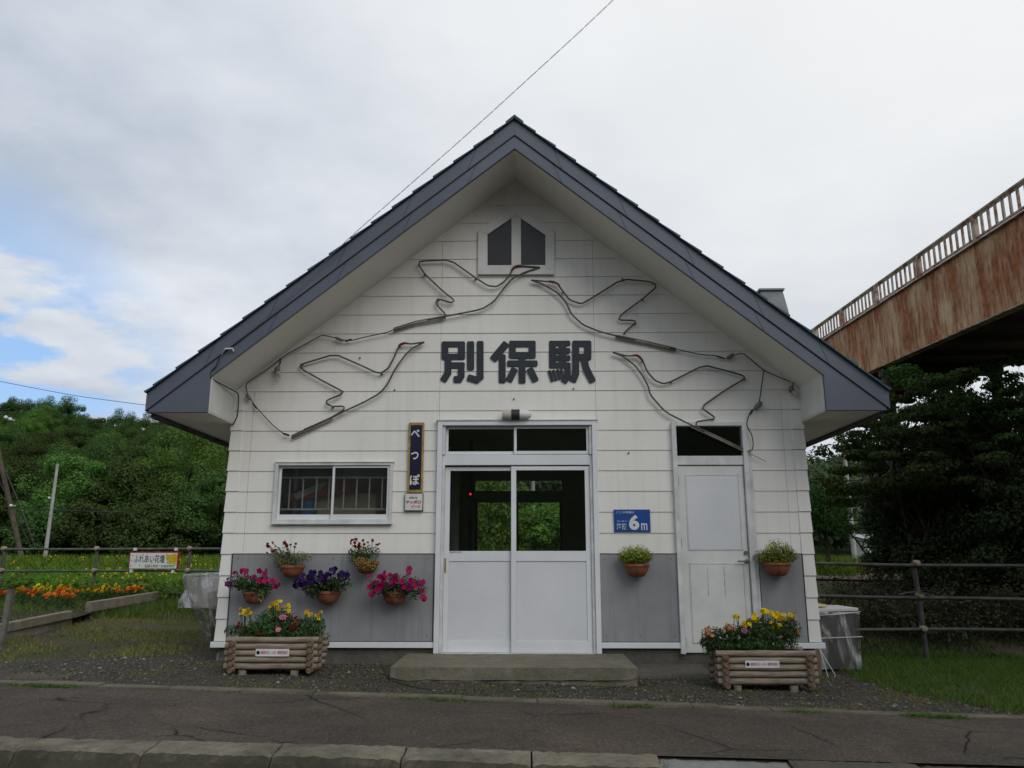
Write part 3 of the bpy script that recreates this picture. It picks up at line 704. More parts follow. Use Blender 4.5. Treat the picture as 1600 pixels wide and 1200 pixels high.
# things stacked in the room behind
def obox(name, label, cat, pxs, Y, dep, mt, rot=0):
    a, b = P(pxs[0], pxs[3], Y), P(pxs[2], pxs[1], Y); m = MB(); m.box(a.x, b.x, Y, Y+dep, a.z, b.z); m.box(a.x+.02, b.x-.02, Y-.004, Y+.002, b.z-.09, b.z-.075)
    return meta(m.build(name, mt, bevel=.015, seg=3), label, cat)
obox('cardboard_box', 'tan cardboard carton seen through the right half of the small window', 'box', (494, 771, 588, 812), .62, .4, M['cardboard'])
m = MB(); a = P(480, 812, .60); m.lathe([(.07, 0), (.085, .02), (.085, .30), (.07, .32), (.04, .33), (.04, .36)], (a.x, .62, a.z-.05), 16); meta(m.build('plastic_drum', M['cloth_blue'], smooth=True), 'blue plastic drum seen through the left half of the small window', 'drum')
m = MB(); q = [P(*c, .48) for c in ((446, 772), (453, 782), (515, 758), (518, 748), (508, 748))]
m.prism([(v.x, v.z) for v in ((P(446, 771, .48)), P(454, 783, .48), P(545, 768, .48), P(549, 748, .48), P(517, 748, .48))], .50, .56)
PAR = meta(m.build('folded_awning', M['cloth_red']), 'red and white folded awning leaning behind the small window', 'awning')
m = MB(); m.prism([(v.x, v.z) for v in (P(457, 772, .47), P(462, 780, .47), P(500, 765, .47), P(512, 753, .47), P(495, 756, .47))], .485, .497); m.build('white_stripe', M['enamelwhite'], PAR)
# shelf that carries them
m = MB(); zz = P(520, 812, .62).z-.12; m.box(-2.75, -1.2, .40, 1.05, zz-.03, zz+.085); m.box(-2.7, -2.64, .45, 1.0, .05, zz-.031); m.box(-1.3, -1.24, .45, 1.0, .05, zz-.031)
meta(m.build('storage_shelf', M['darkwood']), 'dark storage shelf inside the office under the small window', 'shelf')

# ---- main entrance
m = MB(); x0, x1, z0, z1 = DO[0]-.02, DO[1]+.02, .052, DO[3]+.018
m.box(x0, x0+.055, -.075, .06, z0, z1); m.box(x1-.055, x1, -.075, .06, z0, z1); m.box(x0+.055, x1-.055, -.074, .06, z1-.05, z1)
ENT = m.build('entrance_frame', M['alu'], BASE, bevel=.004)
xl, xr = x0+.056, x1-.056
zt = lambda py: P(805, py).z
m = MB(); m.box(xl, xr, -.03, .05, zt(727), zt(711)); m.build('transom_bar', M['alu'], ENT, bevel=.003)
m = MB(); m.box(x0-.015, x1+.015, -.085, -.02, z1+.001, z1+.014); m.build('drip_cap', M['alu_dirty'], ENT)
for q_ in (xl, xr-.03):
    for w_ in ((z0, zt(727)-.001), (zt(711)+.001, z1-.051)):
        m = MB(); m.box(q_, q_+.03, -.05, .05, *w_); m.build('inner_jamb', M['alu_dirty'], ENT, bevel=.002)
m = MB(); m.box(xl, xr, -.05, .05, .044, .056); m.build('threshold', M['alu_dirty'], ENT)
xm = P(805, 690).x
for a, b, y in ((xl+.031, xm+.012, .005), (xm-.012, xr-.031, -.022)):
    m = MB(); ring(m, a, b, zt(710), z1-.056, .028, .028, .035, .025, y, y+.02); s_ = m.build('transom_sash', M['alu'], ENT, bevel=.002)
    m = MB(); m.box(a+.029, b-.029, y+.008, y+.012, zt(710)+.036, z1-.082); m.build('pane', M['glass'], s_)
xm = P(803, 870).x
for k, (a, b, y) in enumerate(((xl+.031, xm+.032, .012), (xm-.03, xr-.031, -.026))):
    d = thing('sliding_door', None, None); d.name = 'sliding_door'; bpy.data.objects.remove(d)
    zb_, zt_ = .058, zt(729)-.002
    m = MB(); wl = .055
    ring(m, a, b, zb_, zt_, wl, wl, zt(1001)-.058, zt(729)-zt(735), y, y+.035)
    m.box(a+wl, b-wl, y+.001, y+.034, zt(877), zt(861))
    s_ = m.build('sliding_door', M['alu'], BASE, bevel=.003)
    m = MB(); m.box(a+wl+.001, b-wl-.001, y+.014, y+.018, zt(861)+.001, zt(735)-.001); m.build('pane', M['glass'], s_)
    m = MB(); m.box(a+wl+.001, b-wl-.001, y+.010, y+.022, zt(1001)+.001, zt(877)-.001); m.build('lower_panel', M['panelblue'], s_)
    if k == 0:
        m = MB(); c = P(693, 883).x; m.box(a+.008, a+.026, y-.006, y+.002, zt(895), zt(872)); m.build('handle', M['gold'], s_, bevel=.002)
        tm = textmesh('(引戸です)', P(703, 862).x, P(721, 862).x, zt(865), zt(861.5), y-.0016, .01); tm.build('door_note', M['blacktext'], s_)
# ---- side door
x0, x1, z1 = SO[0]-.03, SO[1]+.03, SO[3]+.02
m = MB(); m.box(x0, x0+.05, -.070, .06, z0, z1); m.box(x1-.05, x1, -.070, .06, z0, z1); m.box(x0+.05, x1-.05, -.069, .06, z1-.045, z1)
SDF = m.build('side_door_frame', M['alu_dirty'], BASE, bevel=.004)
zs = lambda py: P(1110, py).z
m = MB(); m.box(x0+.051, x1-.051, -.045, .05, zs(727), zs(713)); m.build('transom_bar', M['alu_dirty'], SDF, bevel=.003)
m = MB(); m.box(x1+.003, x1+.045, -.045, -.012, z0+.05, z1-.3); m.build('conduit_cover', M['alu_dirty'], SDF, bevel=.006)
m = MB(); m.box(x0+.052, x1-.052, -.002, .004, zs(713)+.001, z1-.046); m.build('transom_pane', M['glass'], SDF)
a, b = x0+.056, x1-.056
m = MB(); m.box(a, b, -.028, .01, .062, zs(728)-.002); SD = m.build('side_door', M['doorwhite'], BASE, bevel=.003)
for (u, w) in ((742, 860), (880, 1005)):
    m = MB(); xx0, xx1 = a+.075, b-.055
    z_a, z_b = zs(w), zs(u); ring(m, xx0, xx1, z_a, z_b, .008, .008, .008, .008, -.034, -.0285); m.build('panel_moulding', M['alu_dirty'], SD)
    m = MB(); m.box(xx0+.012, xx1-.012, -.0315, -.0285, z_a+.012, z_b-.012); m.build('door_panel', M['panelblue'] if u == 742 else M['doorwhite'], SD)
for px in (1105, 1131):
    m = MB(); q = P(px, 905); n_ = 9
    for k in range(n_):
        za_, zb_ = zs(931-46*k/n_), zs(931-46*(k+rnd.uniform(.6, 1.0))/n_)
        m.box(q.x-.0018+rnd.uniform(-.002, .002), q.x+.002, -.0335, -.0286, za_, zb_)
    m.build('scratch', M['path'], SD)
m = MB(); h = P(1160, 877); m.tube([(b-.025, -.03, h.z), (b-.025, -.075, h.z), (b-.13, -.075, h.z)], .009, 8); m.lathe([(.022, -.04), (.022, -.028)], (b-.025, 0, h.z), 14, 'y'); m.build('handle', M['socket'], SD, smooth=True)
m = MB(); m.lathe([(.020, -.045), (.022, -.028)], (b-.028, 0, h.z+.09), 14, 'y'); m.build('lock', M['socket'], SD, smooth=True)
for z in (zs(752), zs(848), zs(1003)):
    m = MB(); m.tube([(a-.004, -.036, z-.05), (a-.004, -.036, z+.05)], .009, 8); m.build('hinge', M['socket'], SD, smooth=True)
# ---- lettering on the wall, each stroke its own thickness
def stroke(m, pts, w, k, y=-.030):
    pts = [P(680+a/6.154, 520+b/6.154) for a, b in pts]; hw = w/6.154/2*(1/131.0); n = len(pts)
    q = [Vector((v.x, v.z)) for v in pts]; lft, rgt = [], []
    for i, v in enumerate(q):
        if i == 0: d = (q[1]-q[0]).normalized(); nrm = Vector((-d.y, d.x)); sc = 1
        elif i == n-1: d = (q[-1]-q[-2]).normalized(); nrm = Vector((-d.y, d.x)); sc = 1
        else:
            d1, d2 = (q[i]-q[i-1]).normalized(), (q[i+1]-q[i]).normalized(); d = (d1+d2).normalized(); nrm = Vector((-d.y, d.x)); sc = 1/max(.5, nrm.dot(Vector((-d1.y, d1.x))))
        if i in (0, n-1):
            ch = min(hw*.35, .012); sg = 1 if i == 0 else -1
            e1 = [(v+nrm*(hw-ch)), (v+nrm*hw+d*ch*sg)]; e2 = [(v-nrm*(hw-ch)), (v-nrm*hw+d*ch*sg)]
            if i == n-1: e1.reverse(); e2.reverse()
            lft += e1; rgt += e2
        else: lft.append(v+nrm*hw*sc); rgt.append(v-nrm*hw*sc)
    pg = [(v.x, v.y) for v in rgt]+[(v.x, v.y) for v in reversed(lft)]
    m.prism(pg, y-k*.0004, y+.012)
KAN = [
 [([(65, 115), (288, 115)], 54), ([(65, 234), (288, 234)], 55), ([(96, 90), (96, 261)], 63), ([(255, 90), (255, 261)], 65), ([(125, 225), (125, 390), (75, 470)], 62),
  ([(130, 318), (286, 318)], 58), ([(252, 292), (252, 420), (232, 452), (178, 452)], 62), ([(342, 88), (342, 365)], 66), ([(434, 85), (434, 428), (400, 458), (312, 432)], 62)],
 [([(690, 102), (552, 268)], 70), ([(645, 212), (645, 487)], 64), ([(712, 112), (966, 112)], 60), ([(712, 221), (966, 221)], 58), ([(743, 84), (743, 249)], 62), ([(932, 84), (932, 249)], 66),
  ([(836, 230), (836, 490)], 64), ([(692, 300), (985, 300)], 56), ([(768, 345), (705, 472)], 64), ([(905, 345), (968, 472)], 64)],
 [([(1127, 84), (1127, 342)], 62), ([(1224, 84), (1224, 342)], 68), ([(1095, 107), (1298, 107)], 50), ([(1095, 177), (1298, 177)], 50), ([(1095, 247), (1298, 247)], 50), ([(1095, 318), (1298, 318)], 54),
  ([(1270, 292), (1272, 420), (1230, 482)], 60), ([(1095, 366), (1126, 474)], 28), ([(1133, 362), (1162, 464)], 28), ([(1172, 357), (1198, 454)], 28), ([(1208, 352), (1230, 440)], 26),
  ([(1350, 84), (1350, 400), (1318, 475)], 64), ([(1318, 110), (1497, 110)], 56), ([(1318, 236), (1497, 236)], 56), ([(1465, 84), (1465, 264)], 66), ([(1425, 240), (1448, 345), (1515, 478)], 64)]]
for ks in KAN:
    m = MB()
    for k, (pts, w) in enumerate(ks): stroke(m, pts, w, k)
    m.build('kanji_letter', M['lettering'], BASE)
# little bolts left in the wall
m = MB()
for px, py in ((803, 624), (896, 608), (982, 708), (617, 610), (563, 560)): q = P(px, py); m.lathe([(.009, -.032), (.009, -.01)], (q.x, 0, q.z), 6, 'y')
m.build('wall_bolt', M['cable'], BASE)

# ================================================================== THINGS ON THE FACADE
# lamp over the door
q = P(806, 648, -.10); LAMP = thing('entrance_lamp', 'horizontal tube lamp with white globe, black bracket and beige cap above the entrance', 'lamp', (q.x, 0, q.z))
m = MB(); a = P(785, 648, -.1).x; b = P(799, 648, -.1).x; m.lathe([(.05, a), (.056, a+.01), (.056, b)], (0, -.1, q.z), 18, 'x'); m.build('end_cap', M['beigeplastic'], LAMP, smooth=True)
m = MB(); b2 = P(812, 648, -.1).x; m.lathe([(.060, b), (.060, b2)], (0, -.1, q.z), 18, 'x'); m.box(b+.015, b2-.015, -.1, -.015, q.z-.05, q.z+.03); m.build('bracket', M['cable'], LAMP, smooth=True)
m = MB(); b3 = P(831, 648, -.1).x; m.lathe([(.054, b2)]+[(.054*math.cos(t_*math.pi/2), b2+(b3-b2)*(.45+.55*math.sin(t_*math.pi/2))) for t_ in (0, .2, .4, .6, .8, .93, 1)], (0, -.1, q.z), 18, 'x'); m.build('globe', M['whiteplastic'], LAMP, smooth=True)
# vertical name plate
a, b = P(636, 770, -.05), P(663, 660, -.05)
NP = thing('name_plate', 'tall narrow navy name plate with ochre frame left of the entrance', 'sign', ((a.x+b.x)/2, -.04, a.z))
m = MB(); m.box(a.x, b.x, -.052, -.022, a.z, b.z); m.build('frame', M['gold'], NP, bevel=.004)
m = MB(); m.box(a.x+.022, b.x-.022, -.055, -.0525, a.z+.035, b.z-.03); m.build('face', M['navy'], NP)
for ch, y0, y1, x0_, x1_ in (('べ', 671, 683, 642, 656), ('つ', 706, 718, 642, 654), ('ぽ', 741, 758, 640, 656)):
    c, d = P(x0_, y1, -.056), P(x1_, y0, -.056)
    textmesh(ch, c.x, d.x, c.z, d.z, -.0566, .025).build('letter', M['enamelwhite'], NP)
a, b = P(632, 798, -.05), P(661, 771, -.05)
BP = thing('advertising_plate', 'small white enamel advertising plate with red lettering right under the tall name plate', 'sign', ((a.x+b.x)/2, -.04, a.z))
m = MB(); m.box(a.x, b.x, -.048, -.022, a.z, b.z); m.build('face', M['enamelwhite'], BP, bevel=.004)
m = MB(); ring(m, a.x-.003, b.x+.003, a.z-.003, b.z+.001, .007, .007, .009, .003, -.0495, -.023); m.build('rim', M['darkstuff'], BP)
for s_, x0_, x1_, y0, y1, mt, bd in (('本場の味', 639, 652, 776, 779.5, 'blacktext', .01), ('サッポロ', 634, 658, 781.5, 787.5, 'redtext', .04), ('ビール', 643, 657, 789, 793.5, 'redtext', .04)):
    c, d = P(x0_, y1, -.05), P(x1_, y0, -.05); textmesh(s_, c.x, d.x, c.z, d.z, -.0492, bd, .2 if bd > .02 else 0).build('letters', M[mt], BP)
# blue height sign
a, b = P(960, 831, -.035), P(1015.5, 796, -.035)
BS = thing('height_sign', 'small blue sign giving six metres above sea level, right of the entrance', 'sign', ((a.x+b.x)/2, -.03, a.z))
m = MB(); m.box(a.x, b.x, -.034, -.020, a.z, b.z); m.build('face', M['signblue'], BS, bevel=.001)
def T(s_, x0_, x1_, y0, y1, bd=.0):
    k = 55.5/1120.; X = lambda u: 960+(u-190)*k; Y_ = lambda u: 796+(u-225)*35/715.
    c, d = P(X(x0_), Y_(y1), -.035), P(X(x1_), Y_(y0), -.035); textmesh(s_, c.x, d.x, c.z, d.z, -.0352, bd).build('letters', M['enamelwhite'], BS)
T('ここの地盤は', 255, 815, 275, 350, .005); T('かいばつ', 275, 580, 570, 620, .005); T('海抜', 265, 580, 665, 865, .012); T('6', 655, 965, 390, 880, .045); T('m', 1040, 1225, 660, 885, .01)
# birds of rope light
def conv(pts, ox, oy, sc): return [P(ox+a/sc, oy+b/sc, -.065) for a, b in pts]
def smooth(pts, k=2):
    for _ in range(k):
        q = [pts[0]]
        for a, b in zip(pts[:-1], pts[1:]): q += [a*.85+b*.15, a*.15+b*.85]
        q.append(pts[-1]); pts = q
    return pts
def bird(label, up, lo, tail, red, ox, oy, sc, extra=None):
    U, Lo, Ta, Re = (conv(x, ox, oy, sc) for x in (up, lo, tail, red))
    c = sum(Lo, Vector())/len(Lo)
    b = thing('crane_light_outline', label, 'light decoration', (c.x, -.05, c.z), 'flying crane outlines in rope light on the gable')
    m = MB(); m.tube(smooth(U, 1), .0100, 7); m.build('upper_outline', M['darkrope'], b, smooth='all')
    m = MB(); m.tube(smooth(Lo, 1), .0100, 7); m.build('lower_outline', M['darkrope'], b, smooth='all')
    m = MB(); m.tube([v+Vector((0, .012, -.012)) for v in Ta], .013, 6); m.tube([v+Vector((0, .010, .012)) for v in Ta], .008, 6); m.build('tail_tube', M['paletube'], b, smooth='all')
    m = MB(); m.tube(smooth([v+Vector((0, -.003, .001)) for v in Re]), .0125, 6); m.build('red_crown', M['redtube'], b, smooth='all')
    for i in range(3, len(U)-1, 4):
        m = MB(); v = U[i]; m.box(v.x-.012, v.x+.012, -.075, -.01, v.z-.006, v.z+.006); m.build('clip', M['socket'], b)
    return b
bird('lower left crane outline above the small window, neck stretched to the right',
     [(1525, 65), (1430, 78), (1395, 72), (1350, 90), (1335, 120), (1310, 180), (1275, 245), (1225, 280), (1190, 275), (1060, 215), (905, 148), (670, 218), (663, 237), (690, 262), (820, 335), (950, 402), (950, 428), (848, 468), (845, 492), (885, 512), (965, 510), (968, 530), (935, 555), (885, 585)],
     [(1525, 65), (1440, 108), (1400, 145), (1350, 210), (1312, 270), (1270, 355), (1215, 420), (1100, 485), (960, 548), (880, 590), (740, 650), (690, 672)],
     [(885, 588), (740, 655), (600, 722)], [(1345, 96), (1362, 78), (1385, 72), (1412, 76)], 320, 520, 4.444)
bird('upper left crane outline whose beak crosses the gable window',
     [(1545, 125), (1440, 118), (1408, 128), (1390, 160), (1360, 200), (1320, 226), (1275, 222), (1210, 180), (1078, 87), (920, 93), (914, 115), (945, 160), (1040, 250), (1100, 297), (1085, 311), (1015, 290), (1004, 305), (1015, 330), (1050, 365), (1052, 382)],
     [(1545, 125), (1470, 150), (1400, 185), (1350, 245), (1305, 305), (1240, 345), (1060, 380), (960, 398)],
     [(1055, 382), (900, 410), (782, 448)], [(1397, 142), (1412, 124), (1430, 118), (1450, 119)], 380, 380, 3.333)
bird('upper right crane outline just below the gable window, flying towards the left',
     [(100, 192), (190, 200), (235, 208), (265, 250), (300, 295), (360, 316), (400, 295), (575, 186), (720, 200), (750, 216), (745, 235), (680, 290), (565, 375), (556, 400), (640, 402), (642, 415), (590, 460), (583, 477)],
     [(100, 192), (165, 215), (240, 260), (280, 305), (310, 370), (370, 425), (450, 458), (540, 482), (640, 502)],
     [(540, 482), (700, 515), (855, 552)], [(190, 200), (215, 202), (238, 212), (248, 225)], 800, 380, 3.333)
bird('lower right crane outline whose tail crosses the side door transom',
     [(525, 568), (600, 588), (650, 584), (680, 610), (705, 670), (745, 715), (790, 732), (830, 720), (1000, 634), (1110, 662), (1207, 690), (1212, 706), (1110, 765), (982, 855), (1055, 905), (1050, 916), (960, 930), (958, 948)],
     [(525, 568), (580, 590), (640, 635), (680, 690), (710, 745), (720, 790), (800, 880), (930, 945), (1000, 978)],
     [(930, 948), (1100, 1025), (1225, 1086)], [(628, 586), (652, 584), (668, 594), (680, 612)], 800, 380, 3.333)
# feed cables
def cable(name, label, pts, r=.006, plugs=(), mt='cable'):
    c = thing(name, label, 'cable', tuple(sum(pts, Vector())/len(pts)))
    m = MB(); m.tube(smooth(pts, 1), r, 6); m.build('wire', M[mt], c, smooth='all')
    for (a, b, rr, mm) in plugs:
        m = MB(); m.tube([a, a*.75+b*.25, a*.25+b*.75, b], [rr*.6, rr, rr, rr*.6], 8); m.build('connector', M[mm], c, smooth=True)
    return c
c4 = lambda pts: conv(pts, 380, 380, 3.333)
c5 = lambda pts: conv(pts, 800, 380, 3.333)
w1 = c4([(782, 448), (760, 462), (620, 492), (560, 508), (500, 500), (470, 490), (410, 478), (350, 512), (215, 585), (120, 660), (22, 725), (14, 745), (22, 785), (60, 845), (150, 945), (210, 992), (240, 1000)])
k = c4([(480, 492), (522, 508), (530, 512), (565, 500), (16, 788), (38, 815), (48, 832), (72, 862), (205, 990), (242, 1002)])
cable('light_feed_cable', 'black feed cable looping down the left gable edge between the two left cranes', w1, .006, [(k[0], k[1], .018, 'socket'), (k[2], k[3], .012, 'cable'), (k[4], k[5], .022, 'socket'), (k[6], k[7], .011, 'cable'), (k[8], k[9], .012, 'cable')])
w2 = c5([(850, 550), (980, 580), (1060, 585), (1110, 602), (1140, 588), (1200, 572), (1250, 610), (1310, 662), (1380, 692), (1450, 722)])
k = c5([(820, 543), (850, 550), (1120, 600), (1155, 578), (1062, 586), (1110, 602)])
cable('light_feed_cable', 'black feed cable from the upper right crane to the right gable corner', w2, .006, [(k[0], k[1], .012, 'cable'), (k[2], k[3], .024, 'socket'), (k[4], k[5], .011, 'cable')])
w3 = c5([(1312, 664), (1303, 720), (1292, 800), (1285, 840), (1245, 880), (1228, 910), (1222, 950), (1250, 1000), (1257, 1050), (1250, 1078), (1218, 1086)])
k = c5([(1265, 862), (1300, 828), (1238, 892), (1254, 866)])
cable('light_feed_cable', 'black branch cable hanging beside the lower right crane tail', w3, .006, [(k[0], k[1], .028, 'socket'), (k[2], k[3], .014, 'cable')])
w4 = c5([(1218, 1086), (1270, 1110), (1325, 1138)])
cable('loose_wire_end', 'thin bare wire end poking out right of the side door transom', w4, .004, mt='socket')
def outlet(label, px, py):
    a = P(px, py-9, -.07); o = thing('hanging_socket', label, 'socket', tuple(a))
    m = MB(); m.tube([a+Vector((.0, 0, .10)), a+Vector((.005, 0, .04)), a], .006, 6); m.tube([a+Vector((.02, 0, .10)), a+Vector((.012, 0, .03))], .005, 6); m.build('lead', M['cable'], o)
    m = MB(); m.lathe([(.015, 0), (.03, -.015), (.032, -.06), (.022, -.075)], a+Vector((-.02, 0, .0)), 12); m.build('housing', M['socket'], o, smooth=True)
    m = MB(); m.tube([a+Vector((-.01, -.01, -.07)), a+Vector((.02, -.03, -.10)), a+Vector((.025, -.02, -.14))], [.022, .02, .012], 8); m.build('plug', M['beigeplastic'], o, smooth=True)
outlet('grey socket with a beige plug hanging under the left gable soffit', 436, 582)
outlet('dark socket hanging near the right end of the gable soffit', 1239, 612)
# service drop wire to the fascia and down the cheek
hook = P(345, 553, -.80)
SW = thing('service_drop_wire', 'twisted overhead service wire running down over the roof edge to the left eave', 'wire', tuple(hook))
far = ray(960, 0); far = Vector((CX, CY, CZ))+far*7.4
mid = Vector((CX, CY, CZ))+ray(545, 372)*8.6
far2 = far+(far-mid)*1.6+Vector((0, 0, .5))
pts = [far2, far, far*.5+mid*.5+Vector((0, 0, -.03)), mid, mid*.45+hook*.55+Vector((0, 0, -.05)), hook]
m = MB(); base_ = smooth(pts, 3); tot = []
for i in range(len(base_)-1):
    for j in range(8): tot.append(base_[i].lerp(base_[i+1], j/8))
Lc = 0; A1, A2 = [], []
for i, v in enumerate(tot):
    if i: Lc += (v-tot[i-1]).length
    o = Vector((math.sin(Lc*22)*.0045, 0, math.cos(Lc*22)*.0045)); A1.append(v+o); A2.append(v-o)
m.tube(A1, .0024, 4); m.tube(A2, .0024, 4); m.build('twisted_wire', M['socket'], SW)
m = MB(); m.tube([hook+Vector((.0, .03, 0)), hook+Vector((.05, -.02, .05)), hook+Vector((.12, 0, .06)), hook+Vector((.13, .01, .03))], .008, 6); m.build('hook', M['whiteplastic'], SW)
m = MB(); m.tube(smooth([hook, P(338, 572, -.79), P(330, 580, -.77), P(328, 590, -.76), P(340, 597, -.6), P(372, 614, -.1), P(373, 625, -.06), P(371, 650, -.06), P(364, 664, -.06)], 1), .007, 6); m.build('downlead', M['cable'], SW)

# ================================================================== POTS AND PLANTERS
BL = {}
def blossom_mesh(col, r=.03, petals=7, double=False, seed=0):
    key = (col, r, petals, double)
    if key in BL: return BL[key]
    m = MB(); rr = random.Random(seed)
    for ring_ in range(3 if double else 1):
        rad = r*(1-.3*ring_)
        for k in range(petals):
            a = 2*math.pi*(k+.5*ring_)/petals; w = math.pi/petals*1.05
            h0, h1 = .12*r*ring_, r*(.12+.16*ring_)+rr.uniform(-.1, .1)*r
            m.add([(0, -h0, 0), (rad*.75*math.cos(a-w), -h1, rad*.75*math.sin(a-w)), (rad*math.cos(a), -h1*.7, rad*math.sin(a)), (rad*.75*math.cos(a+w), -h1, rad*.75*math.sin(a+w))], [(0, 1, 2, 3)])
    m.lathe([(r*.2, 0), (r*.16, -.3*r if not double else -.45*r)], (0, 0, 0), 6, 'y', 1)
    me = bpy.data.meshes.new('blossom'); me.from_pydata([tuple(v) for v in m.v], [], m.f); me.materials.append(M['fl_'+col])
    me.materials.append(M['fl_eye'] if col in ('yellow', 'orange') else (M['fl_purple'] if col == 'purple' else M['fl_'+col]))
    me.polygons.foreach_set('material_index', m.mi); me.update(); BL[key] = me; return me
def blossom(parent, pos, me, facing=(0, -1, .3), s=1.0, spread=.5):
    o = bpy.data.objects.new('blossom', me); COL.objects.link(o); o.parent = parent
    f = Vector(facing)+Vector((rnd.gauss(0, spread), rnd.gauss(0, spread*.4), rnd.gauss(0, spread)))
    q = f.normalized().to_track_quat('-Y', 'Z'); o.rotation_mode = 'QUATERNION'; o.rotation_quaternion = q
    o.location = Vector(pos)-ORG[parent.name]; o.scale = (s, s, s); return o
def leafcloud(parent, blobs, n, size, mt, seed, name='foliage', aspect=.5):
    """blobs: (centre, (rx,ry,rz))"""
    rs = np.random.RandomState(seed); V = []; k = 0; Fs = []
    w = np.array([b[1][0]*b[1][2] for b in blobs]); w = w/w.sum()
    for b, f in zip(blobs, w):
        c = int(n*f)+1; d = rs.normal(size=(c, 3)); d /= np.linalg.norm(d, axis=1, keepdims=True); rad = rs.uniform(.25, 1.12, (c, 1))**.7
        C = np.array(b[0])+d*rad*np.array(b[1]); v, f_ = leaves(C, d+rs.normal(scale=.6, size=d.shape)+np.array([0, -.2, .4]), size, rs, aspect)
        Fs.append(f_+k); V.append(v); k += len(v)
    V = np.concatenate(V)-np.array(ORG[parent.name]); me = stuffmesh(name, V, np.concatenate(Fs), mt); return link_mesh(name, me, parent)
def stems(parent, c, tops, mt='stem', r=.0028):
    m = MB()
    for t_ in tops:
        md = (c+t_)/2+Vector((rnd.uniform(-.02, .02), rnd.uniform(-.02, .02), .01)); m.tube([c+Vector((rnd.uniform(-.03, .03), 0, 0)), md, t_], r, 4)
    m.build('stems', M[mt], parent)
def hangpot(label, px, py, rpx, blobs, flowers, leafm='potleaf', n=500, ls=.028, seed=1, tiers=None, potmat='terracotta', fsize=.03, dbl=False, trail=None):
    """pot centre of rim at (px,py); rpx radius in pixels; blobs/flowers in pixel coordinates around"""
    Y = -.16; c = P(px, py, Y); r = rpx/134.; h = r*.95
    o = thing('hanging_flower_pot', label, 'flower pot', (c.x, Y, c.z-h), 'flower pots hung on the station wall')
    m = MB(); m.lathe([(r*.35, -h), (r*.62, -h*.9), (r*.86, -h*.5), (r*.96, -.02), (r*1.04, -.018), (r*1.04, .006), (r*.95, .006), (r*.9, -.02)], c, 20); m.build('pot', M[potmat], o, smooth=True)
    m = MB(); m.tube([c+Vector((-r*.9, 0, -.01)), c+Vector((-r*.5, .13, .02)), c+Vector((r*.5, .13, .02)), c+Vector((r*.9, 0, -.01))], .004, 6); m.box(c.x-.012, c.x+.012, -.046, -.041, c.z-.02, c.z+.07); m.build('wall_hook', M['cable'], o)
    Yf = Y-(.075 if n > 1000 and n < 2000 else 0)
    def V3(a, b, y=None): return P(a, b, Yf if y is None else y)
    bl = []
    for (a, b, rx, rz) in blobs: bl.append((tuple(V3(a, b)), (rx/134., min(.11, rx/134.), rz/134.)))
    leafcloud(o, bl, n, ls, M[leafm], seed)
    if trail: leafcloud(o, [(tuple(V3(a, b, -.27)), (rx/134., .03, rz/134.)) for (a, b, rx, rz) in trail[0]], trail[2], .022, M[trail[1]], seed+50, 'trailing_leaves')
    tops = []
    for (a, b, col, ddx, ddy, cnt) in flowers:
        me = blossom_mesh(col, fsize, 5 if not dbl else 7, dbl)
        for i in range(cnt):
            v = V3(a+rnd.uniform(-ddx, ddx), b+rnd.uniform(-ddy, ddy), Yf-.07+rnd.uniform(-.05, .06)); blossom(o, v, me, s=rnd.uniform(.75, 1.15)); tops.append(v+Vector((0, .01, -.005)))
    if leafm != 'potleaf_lime': stems(o, c+Vector((0, 0, -.02)), tops[::2]+[Vector(b[0]) for b in bl])
    return o
hangpot('terracotta pot with dark red geraniums and pale leaves, upper left on the wall', 457, 884, 17, [(440, 868, 18, 12), (466, 870, 21, 8), (448, 880, 18, 8), (438, 882, 9, 9)],
        [(424, 856, 'darkred', 7, 8, 14), (448, 850, 'darkred', 6, 4, 11), (435, 848, 'darkred', 12, 3, 3), (462, 851, 'darkred', 3, 4, 2)], 'potleaf_pale', 900, .026, 3, fsize=.018, dbl=True)
hangpot('terracotta pot with dark red blooms and golden leaves spilling over its front', 573, 878, 17, [(570, 864, 22, 12), (555, 868, 12, 12)],
        [(555, 853, 'darkred', 7, 11, 18), (575, 848, 'darkred', 8, 4, 6), (589, 853, 'darkred', 4, 6, 4)], 'potleaf', 700, .024, 5, trail=([(573, 882, 16, 9), (560, 875, 10, 5)], 'potleaf_gold', 520), fsize=.018, dbl=True)
hangpot('terracotta pot of magenta and violet petunias at the left wall corner', 398, 925, 17, [(392, 910, 36, 11), (375, 913, 18, 8), (405, 922, 18, 10)],
        [(356, 906, 'violet', 5, 7, 5), (378, 895, 'magenta', 12, 4, 6), (393, 903, 'magenta', 8, 4, 3), (418, 900, 'magenta', 14, 9, 14), (432, 915, 'magenta', 5, 4, 3), (381, 893, 'violet', 5, 2, 2)], 'potleaf', 1150, .032, 7, fsize=.033)
hangpot('terracotta pot of deep purple petunias in the middle of the five', 513, 924, 18, [(500, 914, 34, 13), (525, 912, 22, 12), (492, 924, 16, 10)],
        [(475, 907, 'purple', 13, 9, 20), (497, 904, 'purple', 16, 10, 26), (517, 893, 'purple', 9, 9, 9), (538, 900, 'purple', 9, 8, 8), (462, 912, 'purple', 4, 6, 3)], 'potleaf', 1250, .032, 9, fsize=.034)
